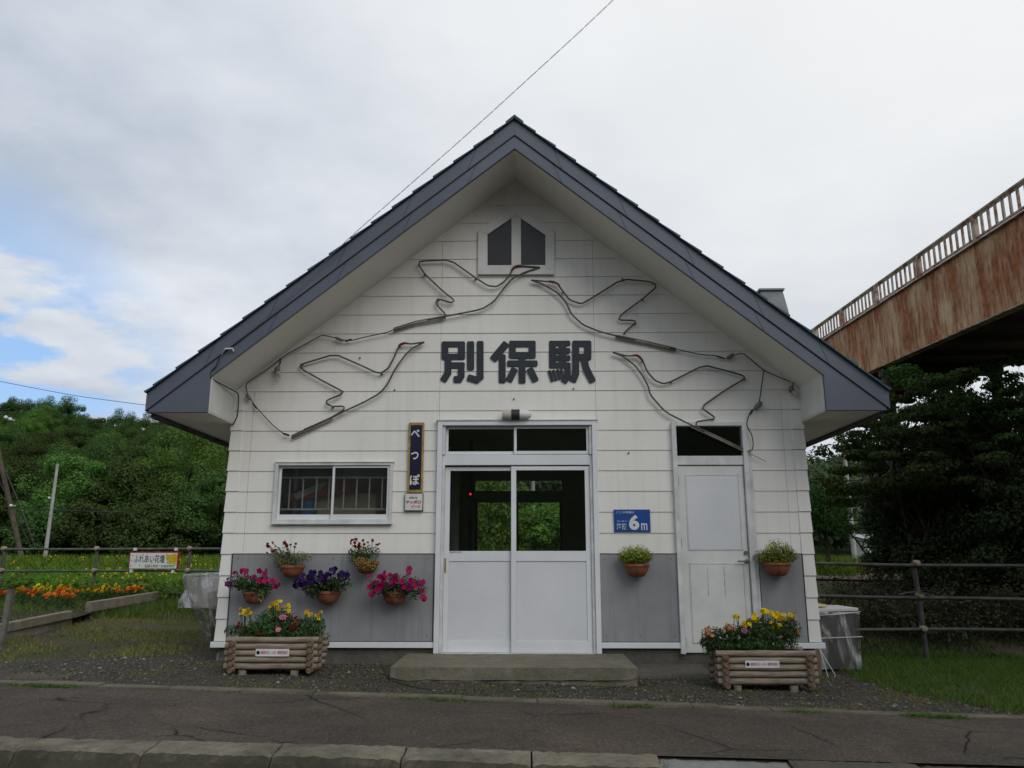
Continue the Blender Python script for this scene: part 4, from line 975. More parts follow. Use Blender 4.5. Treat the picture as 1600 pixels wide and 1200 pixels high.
hangpot('terracotta pot of bright magenta petunias trailing wide, beside the entrance', 617, 925, 18, [(618, 912, 36, 13), (592, 920, 16, 10), (650, 922, 14, 14), (615, 926, 20, 9)],
        [(590, 912, 'magenta', 14, 12, 20), (607, 904, 'magenta', 14, 9, 14), (628, 913, 'magenta', 14, 7, 10), (650, 915, 'magenta', 11, 6, 8), (641, 893, 'magenta', 4, 6, 3), (663, 930, 'magenta', 4, 8, 4), (578, 930, 'magenta', 6, 9, 4)], 'potleaf', 1250, .032, 11, fsize=.034)
hangpot('terracotta pot with a tidy round yellow green cushion plant under the blue sign', 995, 882, 18, [(993, 867, 25, 14), (993, 870, 24, 11), (980, 871, 12, 9), (1006, 871, 12, 9)], [(993, 862, 'yellow', 20, 8, 26)], 'potleaf_lime', 3600, .019, 13, fsize=.009)
hangpot('terracotta pot with an uneven yellow green plant between side door and corner', 1214, 880, 19, [(1216, 862, 20, 17), (1192, 870, 14, 10), (1238, 868, 9, 9), (1214, 876, 20, 8), (1203, 868, 12, 10), (1228, 866, 12, 12)], [(1213, 856, 'yellow', 18, 8, 18)], 'potleaf_lime', 3400, .020, 15, fsize=.009)

def log_planter(label, x0, x1, ypos, depth, zb, plate_px, seed):
    """log cabin style box; x0..x1 outer ends of the front logs"""
    o = thing('log_planter', label, 'planter', ((x0+x1)/2, ypos+depth/2, zb), 'log planters in front of the station')
    r = .029; rows = 5; z = zb+.085; yf, yk = ypos+.03, ypos+depth-.03; rr = random.Random(seed)
    for i in range(rows):
        zz = z+i*.060+.0
        for y in (yf, yk):
            m = MB(); j = rr.uniform(-.012, .012); n = 7
            pts = [(x0+j+(x1-x0)*t_/n, y+rr.uniform(-.002, .002), zz+rr.uniform(-.002, .002)) for t_ in range(n+1)]
            m.tube(pts, [r*rr.uniform(.93, 1.04) for _ in pts], 12, caps=False)
            for p_ in (pts[0], pts[-1]): m.lathe([(r*.9, -.002), (r*.9, .002)], p_, 12, 'x', 1)
            m.build('long_log', [M['log'], M['logend']], o, smooth=True)
        for x in (x0+.07, x1-.07):
            m = MB(); a, b = Vector((x, ypos-.035+rr.uniform(-.01, .01), zz-.030)), Vector((x, ypos+depth+.035, zz-.030))
            m.tube([a, a.lerp(b, .5), b], [r*rr.uniform(.95, 1.05), r, r], 12, caps=False)
            for p_ in (a, b): m.lathe([(r*.9, -.002), (r*.9, .002)], p_, 12, 'y', 1)
            m.build('cross_log', [M['log'], M['logend']], o, smooth=True)
    for x in (x0+.17, x1-.22):
        m = MB(); m.tube([(x, ypos+.03, zb-.03), (x, ypos+.03, zb+.05)], .038, 12); m.tube([(x, ypos+depth-.04, zb-.03), (x, ypos+depth-.04, zb+.05)], .038, 12); m.build('foot', M['log'], o, smooth=True)
    m = MB(); m.box(x0+.08, x1-.08, ypos+.05, ypos+depth-.05, zb+.10, z+rows*.06-.05); m.build('soil', M['soil'], o)
    px0, px1, py0, py1 = plate_px; Y = ypos-.004
    a, b = P(px0, py1, Y), P(px1, py0, Y); m = MB(); m.box(a.x, b.x, Y, Y+.006, a.z, b.z); pl = m.build('donor_plate', M['enamelwhite'], o)
    w = b.x-a.x; hh = b.z-a.z
    m = MB(); m.lathe([(hh*.26, Y-.0015), (hh*.26, Y)], (a.x+w*.075, 0, (a.z+b.z)/2), 10, 'y'); m.build('emblem', M['navy'], pl)
    textmesh('釧路町花いっぱい運動推進協', a.x+w*.15, b.x-w*.04, a.z+hh*.28, b.z-hh*.26, Y-.0012, .012).build('letters', M['magtext'], pl)
    return o, z+rows*.06-.05
def fill_planter(o, ztop_, x0, x1, y, groups, seed):
    for k, (px, py, rx, rz, n, mt, ls) in enumerate(groups['leaf']):
        c = P(px, py, y); leafcloud(o, [(tuple(c), (rx/150., .12, rz/150.))], n, ls, M[mt], seed+k, 'foliage', .28)
    tops = []
    for (px, py, col, dx, dy, cnt, sz) in groups['fl']:
        me = blossom_mesh(col, sz, 8, True)
        for i in range(cnt):
            v = P(px+rnd.uniform(-dx, dx), py+rnd.uniform(-dy, dy), y-.08+rnd.uniform(-.07, .10)); blossom(o, v, me, (0, -.8, .7), rnd.uniform(.75, 1.15), .45); tops.append(v)
    m = MB()
    for t_ in tops:
        b = Vector((t_.x+rnd.uniform(-.04, .04), y+rnd.uniform(-.05, .05), ztop_-.05)); m.tube([b, (b+t_)/2+Vector((rnd.uniform(-.015, .015), .01, 0)), t_], .003, 4)
    m.build('stems', M['stem'], o)
yl = -.98; g_ = G(-2.3, yl)
xa, xb = P(352, 1010, yl).x, P(497, 1010, yl).x
LP, zt1 = log_planter('weathered log planter left of the entrance, yellow marigolds at both ends', xa, xb, yl, .40, g_, (399, 452, 1014, 1025.5), 3)
fill_planter(LP, zt1, xa, xb, yl+.2, dict(
    leaf=[(428, 975, 30, 22, 900, 'potleaf', .05), (372, 985, 20, 9, 260, 'leaf_shade', .04), (400, 982, 16, 12, 300, 'potleaf', .05), (490, 978, 16, 14, 380, 'potleaf', .045), (462, 980, 16, 14, 300, 'potleaf', .045), (410, 988, 12, 6, 150, 'fl_darkred', .03), (462, 972, 8, 12, 120, 'fl_darkred', .03), (408, 930, 6, 10, 26, 'potleaf_pale', .035), (440, 989, 64, 6, 700, 'potleaf', .04)],
    fl=[(384, 955, 'yellow', 9, 6, 11, .024), (431, 946, 'yellow', 8, 9, 16, .024), (451, 950, 'yellow', 4, 7, 8, .022), (483, 958, 'yellow', 6, 3, 5, .022), (498, 962, 'yellow', 5, 8, 8, .022), (479, 957, 'orange', 4, 3, 2, .02), (442, 965, 'pink', 1, 1, 2, .045), (433, 981, 'pink', 2, 3, 2, .03), (375, 978, 'darkred', 8, 6, 6, .018), (458, 975, 'darkred', 6, 12, 9, .018)]), 21)
yr = -1.22; g_ = G(2.2, yr)
xa, xb = P(1122, 1040, yr).x, P(1278, 1040, yr).x
RP, zt1 = log_planter('weathered log planter in front of the side door, peach and yellow flowers', xa, xb, yr, .40, g_, (1165, 1217.5, 1032.5, 1043.5), 9)
fill_planter(RP, zt1, xa, xb, yr+.2, dict(
    leaf=[(1115, 995, 16, 14, 420, 'potleaf', .04), (1150, 992, 26, 14, 700, 'potleaf', .045), (1190, 985, 30, 18, 900, 'potleaf', .045), (1228, 985, 20, 18, 620, 'potleaf', .045), (1170, 1006, 66, 7, 1100, 'potleaf', .04), (1112, 1005, 16, 9, 420, 'potleaf', .04)],
    fl=[(1105, 990, 'peach', 8, 8, 14, .022), (1142, 982, 'peach', 12, 8, 13, .020), (1152, 966, 'yellow', 5, 3, 4, .026), (1165, 975, 'yellow', 7, 5, 7, .026), (1166, 984, 'pink', 6, 3, 2, .030), (1183, 964, 'yellow', 6, 5, 7, .027), (1195, 957, 'yellow', 6, 4, 5, .027), (1207, 960, 'yellow', 5, 6, 6, .027), (1220, 962, 'yellow', 8, 8, 9, .027), (1237, 963, 'yellow', 5, 7, 5, .027), (1210, 978, 'yellow', 14, 6, 8, .024), (1224, 990, 'peach', 14, 6, 5, .02), (1243, 985, 'orange', 6, 5, 3, .018)]), 41)

# ================================================================== THINGS ON THE GROUND
# concrete doorstep with a ragged broken lower edge
m = MB(); rs_ = random.Random(4); n = 26
for lay, (yf, zt_, zb_) in enumerate(((-1.12, .05, None), (-1.10, None, None))):
    top, bot = [], []
    for i in range(n+1):
        x = -1.15+2.28*i/n; br = -.062-.004*math.sin(i*.9)-rs_.uniform(0, .010)
        if lay == 0: top.append((x, yf+rs_.uniform(-.004, .004), .05-abs(rs_.gauss(0, .0012)))); bot.append((x, yf+.004, br if i not in (0, n) else br+.02))
        else: top.append((x, yf+rs_.uniform(-.01, .01), -.02)); bot.append((x, yf-rs_.uniform(-.01, .015), -.42))
    N_ = n+1
    vs = top+bot+[(x, .0, z) for x, y, z in top]+[(x, .0, z) for x, y, z in bot]
    fs = []
    for i in range(n):
        fs += [(i, i+N_, i+1+N_, i+1), (i, i+1, 2*N_+i+1, 2*N_+i), (N_+i, 3*N_+i, 3*N_+i+1, N_+i+1)]
    fs += [(0, 2*N_, 3*N_, N_), (n, N_+n, 3*N_+n, 2*N_+n)]
    m.add(vs, [tuple(reversed(f)) for f in fs])
meta(m.build('doorstep', M['concrete'], bevel=.004), 'worn concrete doorstep slab with crumbling lower edge below the entrance', 'doorstep')
m = MB(); a = P(1000, 1045, -.35); m.hexa([(1.135, -.62, -.4), (1.95, -.55, -.4), (1.95, -.01, -.4), (1.135, -.01, -.4), (1.135, -.56, -.085), (1.95, -.50, -.075), (1.95, -.01, -.045), (1.135, -.01, -.05)])
meta(m.build('side_slab', M['found'], bevel=.02), 'low cracked concrete slab between the doorstep and the side door', 'slab')
m = MB(); pts = [PG(600, 1043), PG(600, 1052), PG(612, 1066), PG(660, 1079), PG(760, 1080), PG(850, 1082), PG(920, 1080), PG(1010, 1070), PG(1085, 1058), PG(1095, 1050)]
m.tube(smooth([v+Vector((0, 0, .008)) for v in pts], 2), .008, 6); meta(m.build('ground_cable', M['cable'], smooth='all'), 'black cable lying on the gravel along the foot of the doorstep', 'cable')

# plastic wrapped objects
def crumple(m, x0, x1, y0, y1, z0, z1, amp, seed, taper=0.0, n=14):
    from mathutils import noise as mn
    cx2, cy2 = (x0+x1)/2, (y0+y1)/2; rows = []
    for j in range(n+1):
        z = z0+(z1-z0)*j/n; k = 1-taper*(1-j/n); row = []
        per = []
        for (a, b) in (((x0, y0), (x1, y0)), ((x1, y0), (x1, y1)), ((x1, y1), (x0, y1)), ((x0, y1), (x0, y0))):
            for i in range(14): per.append((a[0]+(b[0]-a[0])*i/14, a[1]+(b[1]-a[1])*i/14))
        for (x, y) in per:
            x2, y2 = cx2+(x-cx2)*k, cy2+(y-cy2)*k; q = Vector((x2*7+seed, y2*7, z*2.2)); d = amp*(mn.noise(q)+.6*mn.noise(q*2.7))
            dn = Vector((x-cx2, y-cy2, 0)).normalized(); row.append(Vector((x2, y2, z))+dn*d)
        rows.append(row)
    p_ = len(rows[0]); vs = [v for r_ in rows for v in r_]; fs = [(j*p_+i, j*p_+(i+1) % p_, (j+1)*p_+(i+1) % p_, (j+1)*p_+i) for j in range(n) for i in range(p_)]
    c = len(vs); vs.append(Vector((cx2, cy2, z1+amp*.3))); fs += [(n*p_+i, n*p_+(i+1) % p_, c) for i in range(p_)]
    m.add(vs, fs)
Y = 1.0; a, b = P(286, 948, Y), P(352, 897, Y); g_ = G(a.x, Y)
BX = thing('wrapped_air_unit', 'bulky unit wrapped in crumpled milky plastic against the left side wall', 'wrapped unit', ((a.x+b.x)/2, Y, g_))
m = MB(); m.box(a.x+.10, -3.24, Y+.05, Y+.5, a.z, b.z-.04); m.build('casing', M['beigeplastic'], BX, bevel=.01)
m = MB(); m.box(a.x+.33, -3.24, Y+.08, Y+.45, g_, a.z-.002); m.build('stand', M['darkstuff'], BX, bevel=.01)
m = MB(); crumple(m, a.x, -3.235, Y-.02, Y+.56, a.z-.01, b.z, .075, 3, -.04, 24); m.build('upper_film', M['film'], BX, smooth='all')
m = MB(); c = P(318, 1003, Y); crumple(m, a.x+.06, -3.24, Y, Y+.5, c.z+.05, a.z-.012, .06, 8, .55, 24); m.build('lower_film', M['film_clear'], BX, smooth='all')
Y = .25; a, b = P(1284, 1050, Y), P(1339, 950, Y); g_ = G(b.x, Y)
BX = thing('wrapped_tank', 'dark tank under clear plastic film with white foam lid against the right side wall', 'wrapped unit', ((a.x+b.x)/2, Y, g_))
m = MB(); m.box(3.25, b.x-.03, Y+.03, Y+.55, g_+.02, b.z-.03); m.build('tank', M['darkstuff'], BX, bevel=.02)
m = MB(); m.hexa([(3.235, Y-.01, b.z-.045), (b.x+.01, Y-.01, b.z-.03), (b.x+.01, Y+.58, b.z-.03), (3.235, Y+.58, b.z-.03), (3.235, Y-.01, b.z-.01), (b.x+.01, Y-.01, b.z+.002), (b.x+.01, Y+.58, b.z+.002), (3.235, Y+.58, b.z)]); m.build('foam_lid', M['foam'], BX, bevel=.006)
m = MB(); m.box(3.24, b.x-.28, Y+.1, Y+.5, b.z+.003, b.z+.03); m.build('board_on_lid', M['cardboard'], BX, bevel=.01)
m = MB(); crumple(m, 3.24, b.x+.005, Y-.015, Y+.585, g_+.04, b.z-.04, .025, 12, .0, 22); m.build('film', M['film_clear'], BX, smooth='all')
m = MB()
for k, (dz1, dz2) in enumerate(((.36, .34), (.60, .60))): m.tube([(3.235, Y-.035, g_+dz1), (b.x*.5+1.6, Y-.045, g_+dz1+.01), (b.x+.02, Y-.035, g_+dz2+.04)], .004, 5)
m.build('string', M['whiteplastic'], BX)
m = MB()
for q in ([(1280, 1012), (1287, 1035), (1294, 1058)], [(1281, 1015), (1296, 1040), (1306, 1056), (1300, 1060)]):
    v = [P(*c, -.15) for c in q]; m.tube(smooth(v), .004, 5)
meta(m.build('white_strings', M['whiteplastic']), 'white strings dangling from the right corner to the gravel', 'string')
m = MB(); a = P(1276, 1010, .0); m.box(3.13, 3.19, -.06, -.006, -.2, ZS-.066); meta(m.build('corner_stake', M['path'], bevel=.004), 'short brown wooden stake under the right building corner', 'stake')

# fences
def fence(label, Y, xa, xb, rails_py, posts_px, refx, mt, clampmt, bump=False, gz=None):
    zs_ = [P(refx, q, Y).z for q in rails_py]
    f = thing('pipe_fence', label, 'fence', ((xa+xb)/2, Y, gz))
    for i, z in enumerate(zs_):
        m = MB(); n = 14; m.tube([(xa+(xb-xa)*k/n, Y-.05, z+.006*math.sin(k*1.7+i)) for k in range(n+1)], .026, 10); m.build('rail', M[mt], f, smooth=True)
    for px in posts_px:
        x = P(px, rails_py[0], Y).x
        m = MB(); m.tube([(x, Y, zs_[0]+.04), (x, Y, gz-.2)], .036, 10); ps = m.build('post', M[mt], f, smooth=True)
        for i, z in enumerate(zs_):
            m = MB(); m.lathe([(.03, -.07), (.046, -.055), (.046, .03), (.03, .045)], (x, Y-.02, z+.015), 10, 'y'); m.build('clamp', M[clampmt], ps, smooth=True)
    return f, zs_
YL, YRf = 8.3, 1.35
dpx = 144.5
fence('long grey pipe fence with cream clamps behind the flower bed on the left', YL, -26, -3.5, (858, 892, 927), [8-dpx*k for k in (5, 4, 3, 2, 1)]+[8, 152, 297, 441], 150, 'fence_steel', 'clamp', gz=.12)
xx = P(1433, 880, YRf).x
RF = thing('pipe_fence', 'dark pipe fence of three rails beside the lawn on the right', 'fence', (6, YRf, G(6, YRf)))
for i, (ya, yb2) in enumerate(((881, 885), (931, 937), (983, 984))):
    m = MB(); z0_, z1_ = P(1290, ya, YRf).z, P(1600, yb2, YRf).z; xa_, xb_ = P(1290, ya, YRf).x, P(1600, yb2, YRf).x; sl = (z1_-z0_)/(xb_-xa_)
    m.tube([(x_, YRf-.05, z0_+sl*(x_-xa_)+(.006*math.sin(x_*2.3+i))) for x_ in np.linspace(3.3, 12, 20)], .022, 10); m.build('rail', M['fence_dark'], RF, smooth=True)
m = MB(); q = [P(1405, 929, YRf-.1), P(1418, 926, YRf-.1), P(1432, 925, YRf-.1), P(1446, 927, YRf-.1), P(1460, 932, YRf-.1)]; m.tube(q, .008, 6); m.build('brace', M['fence_dark'], RF)
for k in range(3):
    x = xx+k*1.75; gz_ = G(x, YRf); m = MB(); m.tube([(x-.05, YRf, P(1433, 877, YRf).z), (x-.02, YRf, .5), (x+.0, YRf, gz_-.2)], .030, 10); ps = m.build('post', M['fence_dark'], RF, smooth=True)
    for py in (881, 931, 983):
        z = P(1433, py, YRf).z; m = MB(); m.lathe([(.02, -.085), (.036, -.075), (.036, .01)], (x-.03, YRf-.01, z+.01), 8, 'y'); m.build('clamp', M['clamp'], ps, smooth=True)
# sign on left fence
Yg = YL-.13; a, b = P(200, 889, Yg), P(281, 862, Yg)
FS = thing('flower_bed_sign', 'white hand painted flower bed sign in a red frame tied to the pipe fence', 'sign', ((a.x+b.x)/2, Yg, a.z))
m = MB(); m.box(a.x, b.x, Yg, Yg+.03, a.z, b.z); m.build('frame', M['signred'], FS, bevel=.004)
m = MB(); a2, b2_ = P(202, 888.2, Yg), P(277.5, 864, Yg); m.box(a2.x, b2_.x, Yg-.006, Yg-.0005, a2.z, b2_.z); m.build('face', M['enamelwhite'], FS)
fx = lambda u: 190+u/14.545; fy = lambda u: 850+u/14.545
def TT(s_, x0_, x1_, y0, y1, mt, bd):
    c, d = P(fx(x0_), fy(y1), Yg), P(fx(x1_), fy(y0), Yg); textmesh(s_, c.x, d.x, c.z, d.z, Yg-.0072, bd).build('letters', M[mt], FS)
TT('ふれあい花壇', 275, 990, 245, 428, 'blacktext', .010); TT('別保小学校・別保中学校', 525, 1205, 470, 540, 'blacktext', .01)
m = MB(); rr = random.Random(5)
for k in range(11):
    u, w_ = rr.uniform(1060, 1235), rr.uniform(250, 415); c = P(fx(u), fy(w_), Yg); m.lathe([(.050, -.0012-k*.0002), (.035, 0)], (c.x, Yg-.0062, c.z), 8, 'y')
m.build('painted_flowers', M['yellowprint'], FS)
m = MB()
for u, w_ in ((255, 260), (225, 375), (210, 495), (410, 485), (490, 245), (690, 430), (1040, 425), (1030, 240), (1215, 460), (1050, 500)):
    c = P(fx(u), fy(w_), Yg); m.lathe([(.016, -.0012), (.016, 0)], (c.x, Yg-.0062, c.z), 6, 'y')
m.build('painted_dots', M['cyanprint'], FS)
m = MB()
for px, py in ((211, 858), (275, 858), (205, 892), (270, 893)): c = P(px, py, Yg); m.box(c.x-.02, c.x+.02, Yg-.03, Yg+.06, c.z-.03, c.z+.03)
m.build('tie', M['whiteplastic'], FS)

# flower bed border boards, soil, post
def board(label, A, B, h, th=.10):
    A, B = Vector(A), Vector(B); d = (B-A); d.z = 0; d.normalize(); nrm = Vector((-d.y, d.x, 0))*th; m = MB()
    pts = []
    for zo in (-.1, h):
        for v in (A, B, B+nrm, A+nrm): pts.append((v.x, v.y, v.z+zo))
    m.hexa(pts if nrm.dot(Vector((0, 1, 0))) > 0 else [pts[i] for i in (1, 0, 3, 2, 5, 4, 7, 6)])
    return meta(m.build('border_block', M['border'], bevel=.012), label, 'border block', 'concrete blocks edging the flower bed')
A0, A1_ = PG(-40, 1013), PG(112, 977); A2_, A3 = PG(141, 966), PG(252, 944)
bed_h = (P(112, 957, A1_.y).z-P(112, 977, A1_.y).z)
board('nearer concrete border block of the flower bed, at the left edge', A0, A1_, bed_h*1.15)
A3.y = min(A3.y, YL-.5)
board('farther concrete border block of the flower bed, below the marigolds', A2_, A3, (P(141, 951, A2_.y).z-P(141, 966, A2_.y).z)*1.7)
m = MB(); xs_ = -22
m.add([(xs_, A1_.y-3, G(-9, 4)+.08), (A0.x, A0.y, A0.z+.1), (A1_.x+.05, A1_.y, A1_.z+.11), (A2_.x+.05, A2_.y, A2_.z+.1), (A3.x+.0, A3.y, A3.z+.09), (xs_, YL-.25, G(-9, 8)+.1)], [(5, 4, 3, 2, 1, 0)][::1])
m.f = [tuple(reversed(m.f[0]))]
meta(m.build('flower_bed_soil', M['soil'], org=(0, 0, 0)), kind='structure')
m = MB(); a = P(-4, 1000, .6); b = P(14, 921, .6); gz_ = G(b.x, .6); m.hexa([(a.x, .6, gz_-.1), (b.x-.01, .6, gz_-.1), (b.x-.01, .66, gz_-.1), (a.x, .66, gz_-.1), (a.x+.02, .62, b.z), (b.x+.03, .62, b.z), (b.x+.03, .68, b.z-.01), (a.x+.02, .68, b.z-.01)])
meta(m.build('wooden_stake', M['greywood'], bevel=.004), 'grey weathered wooden board standing upright at the left picture edge', 'post')
# marigolds
def marigold(col, label, group, seed):
    o = thing('marigold_plant', label, 'flower', (0, 0, 0), group)
    leafcloud(o, [((0, 0, .12), (.13, .13, .11))], 170, .05, M['potleaf'], seed, 'foliage', .3)
    me = blossom_mesh(col, .042, 8, True)
    rr = random.Random(seed)
    for i in range(7): blossom(o, (rr.uniform(-.14, .14), rr.uniform(-.14, .10), .19+rr.uniform(-.03, .06)), me, (0, -.6, .8), rr.uniform(.8, 1.15), .4)
    return o
mo = marigold('orange', 'orange marigold in the row nearest the border blocks', 'orange marigolds in the flower bed', 61)
my = marigold('yellow', 'yellow marigold in the row along the pipe fence', 'yellow marigolds in the flower bed', 62)
spots = [(px, rnd.uniform(952, 958), 'o') for px in (3, 30, 38, 50, 72, 86, 93, 101, 109)]+[(px, rnd.uniform(946, 950), 'o') for px in (95, 115, 200, 212, 180, 150)]
spots += [(px, rnd.uniform(943, 948), 'y') for px in (30, 62, 68, 98, 104, 130, 140, 154, 168, 175, 192, 205, 210)]
first = {'o': mo, 'y': my}; used = set()
for px, py, k in spots:
    q = PG(px, py); q.y = min(q.y, YL-.45); dq = ray(px, py); tt = (q.y-CY)/dq.y; q.x = CX+dq.x*tt; q.z = G(q.x, q.y)+.09
    o = first[k] if k not in used else copytree(first[k]); used.add(k)
    s_ = .9+rnd.random()*.35; o.location = q; o.scale = (s_*.82, s_*.82, s_*1.0); o.rotation_euler = (0, 0, rnd.uniform(-.9, .9))

# poles and wires
def pole(name, label, pb, pt, Y, r0, r1, mt, extras=(), dy=0):
    b, t_ = P(*pb, Y), P(*pt, Y); t_ = t_+Vector((0, dy, 0)); d = (b-t_); b2 = b+d*((b.z-G(b.x, b.y)+.3)/max(.1, (t_.z-b.z)))
    o = thing(name, label, 'pole', (b2.x, b2.y, G(b2.x, b2.y)))
    m = MB(); m.tube([b2, b2.lerp(t_, .5), t_], [r0, (r0+r1)/2, r1], 12); m.build('shaft', M[mt], o, smooth=True)
    for (px, py, r_) in extras:
        c = P(px, py, Y-.2); m = MB(); m.lathe([(r_*.4, -r_), (r_, -r_*.4), (r_, r_*.5), (r_*.4, r_)], c, 10); m.tube([c+Vector((0, .3, 0)), c], r_*.3, 6); m.build('insulator', M['whiteplastic'], o, smooth=True)
    return o
pole('utility_pole', 'dark leaning wooden utility pole at the far left edge', (31, 860), (-6, 690), 24, .11, .085, 'pole_wood', [(17, 790, .06), (9, 652, .07), (16, 655, .07)])
pole('utility_pole', 'slim pale concrete pole leaning slightly right behind the left fence', (72, 858), (90, 725), 25, .085, .055, 'pole_conc', [(77, 778, .05)])
def wire(label, pts, r=.02, mt='cable', name='overhead_wire'):
    m = MB(); m.tube(smooth(pts, 2), r, 5); return meta(m.build(name, M[mt], smooth='all'), label, 'wire')
wire('guy wire slanting down right of the wooden utility pole', [P(0, 718, 24), P(22, 767, 24), P(57, 860, 24)], .03, name='guy_wire')
wire('second guy wire slanting close behind the wooden pole', [P(-5, 745, 24.5), P(18, 790, 24.5), P(50, 858, 24.5)], .022, name='guy_wire')
wire('black cable strung low from the wooden pole past the concrete pole', [P(-30, 790, 24), P(20, 793, 24), P(80, 797, 25), P(220, 801, 27)], .018)
wire('high thin wire crossing the sky above the left hill towards the eave', [P(-60, 585, 30), P(0, 596, 30), P(120, 619, 30), P(235, 634, 30), P(420, 655, 30)], .014)
pole('utility_pole', 'thin grey pole with insulator seen under the right eave', (1323, 750), (1315, 672), 22, .10, .08, 'pole_conc', [(1315, 672, .14)])
pole('signal_pole', 'pale metal pole seen through the entrance windows behind the station', (834, 862), (833, 735), 20, .07, .06, 'pole_conc', [])
# interior details
m = MB(); c = P(735, 772, 2.6); m.lathe([(.006, -.022), (.016, -.015), (.018, -.0)], (c.x, 2.6, c.z), 14, 'y', 0); 
LN = NT('red_lamp_glow'); em = LN.n('Emission'); em.inputs[0].default_value = (1, .03, .05, 1); em.inputs[1].default_value = .9; LN.l(em.outputs[0], LN.o.inputs[0])
o = thing('indicator_lamp', 'small glowing red indicator lamp inside the waiting room', 'lamp', tuple(c))
m.build('lens', LN.m, o, smooth=True); m = MB(); m.box(c.x-.05, c.x+.05, 2.6, 2.66, c.z-.09, c.z+.06); m.build('housing', M['darkstuff'], o, bevel=.005)
m = MB(); m.box(c.x-.02, c.x+.02, 2.66, 2.70, .046, 2.71); meta(m.build('interior_post', M['darkwood']), 'dark wooden post inside the waiting room carrying the red lamp', 'post')
bn = thing('waiting_bench', 'wooden waiting bench along the right wall inside the station', 'bench', (1.25, 3, .05))
m = MB(); m.box(1.02, 1.42, 1.6, 4.2, .44, .48); m.build('seat', M['darkwood'], bn, bevel=.006)
m = MB(); m.box(1.42, 1.46, 1.6, 4.2, .50, .95); m.build('backrest', M['darkwood'], bn, bevel=.006)
for y in (1.7, 2.85, 4.05): m = MB(); m.box(1.05, 1.40, y, y+.05, .046, .439); m.build('leg', M['darkwood'], bn, bevel=.004)

# ================================================================== FOOTBRIDGE
o_ = Vector((CX, CY, CZ)); dirB = ray(872, 797).normalized(); s0 = ray(1600, 475); A_ = o_+s0*((5.15-CZ)/s0.z)
hd = Vector((dirB.x, dirB.y, 0)).normalized(); lat = Vector((hd.y, -hd.x, 0))   # lateral, away to the right
# height of the girder from the photographed top edge
def plane_hit(px, py):
    d = ray(px, py); n_ = lat; t_ = (A_-o_).dot(n_)/d.dot(n_); return o_+d*t_
def sh(px, py):
    q = plane_hit(px, py); s = (q-A_).dot(hd)/dirB.dot(hd); return s, q.z-(A_+dirB*s).z
_, GH = sh(1595, 337); _, RH = sh(1590, 287)
def Bp(s, h, l=0.0): v = A_+dirB*s; return Vector((v.x, v.y, v.z+h))+lat*l
BR = thing('footbridge', 'rusting pedestrian overbridge with streaked plate girder rising at the right', 'footbridge', (A_.x, A_.y, G(A_.x, A_.y)))
s0_, s1_ = -14.0, 48.0
def bbox_(m, sa, sb, h0, h1, l0, l1): m.hexa([Bp(sa, h0, l0), Bp(sb, h0, l0), Bp(sb, h0, l1), Bp(sa, h0, l1), Bp(sa, h1, l0), Bp(sb, h1, l0), Bp(sb, h1, l1), Bp(sa, h1, l1)][::1])
for l in (0, 2.8):
    m = MB(); bbox_(m, s0_, s1_, 0, GH, l, l+.02); g = m.build('plate_girder', M['rustpaint'], BR)
    m = MB(); bbox_(m, s0_, s1_, -.022, -.001, l-.09, l+.11); bbox_(m, s0_, s1_, GH+.001, GH+.022, l-.07, l+.09); m.build('flange', M['rail'], g)
m = MB(); bbox_(m, s0_, s1_, .12, .22, .03, 2.79)
for k in range(40): bbox_(m, s0_+k*1.55, s0_+k*1.55+.10, .0, .119, .04, 2.78)
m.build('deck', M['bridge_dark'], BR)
r0 = GH+.11
for l in (0.02, 2.8):
    m = MB(); m.tube([Bp(s0_, RH, l), Bp(s1_, RH, l)], .036, 8); m.tube([Bp(s0_, RH-.052, l), Bp(s1_, RH-.052, l)], .020, 6); rl = m.build('handrail', M['rail'], BR, smooth=True)
    m = MB(); bbox_(m, s0_, s1_, r0-.015, r0+.02, l-.02, l+.02); m.build('bottom_rail', M['rail'], rl)
# posts every bay and balusters between
sp, _ = sh(1523, 360); sp2, _ = sh(1435, 415); bay = abs(sp2-sp); cnt = 0
k0 = -3
for k in range(-3, 12):
    s = sp+bay*k; m = MB(); bbox_(m, s-.06, s+.06, GH+.02, RH-.01, -.03, .05); pr = m.build('railing_post', M['rail'], BR)
    nb = 10
    for j in range(1, nb):
        ss = s+bay*j/nb
        if cnt < 98 and k < 7:
            m = MB(); bbox_(m, ss-.034, ss+.034, r0+.02, RH-.06, .008, .032); m.build('baluster', M['rail'], pr); cnt += 1
for s in (6.0, 30.0):
    m = MB(); v = Bp(s, 0, 1.4); zg = G(v.x, v.y)
    for l in (.15, 2.65): w_ = Bp(s, -.03, l); m.tube([w_, (w_.x, w_.y, zg-.3)], .13, 10)
    bbox_(m, s-.12, s+.12, -.22, -.03, 0, 2.8)
    m.build('pier', M['bridge_dark'], BR, smooth=True)

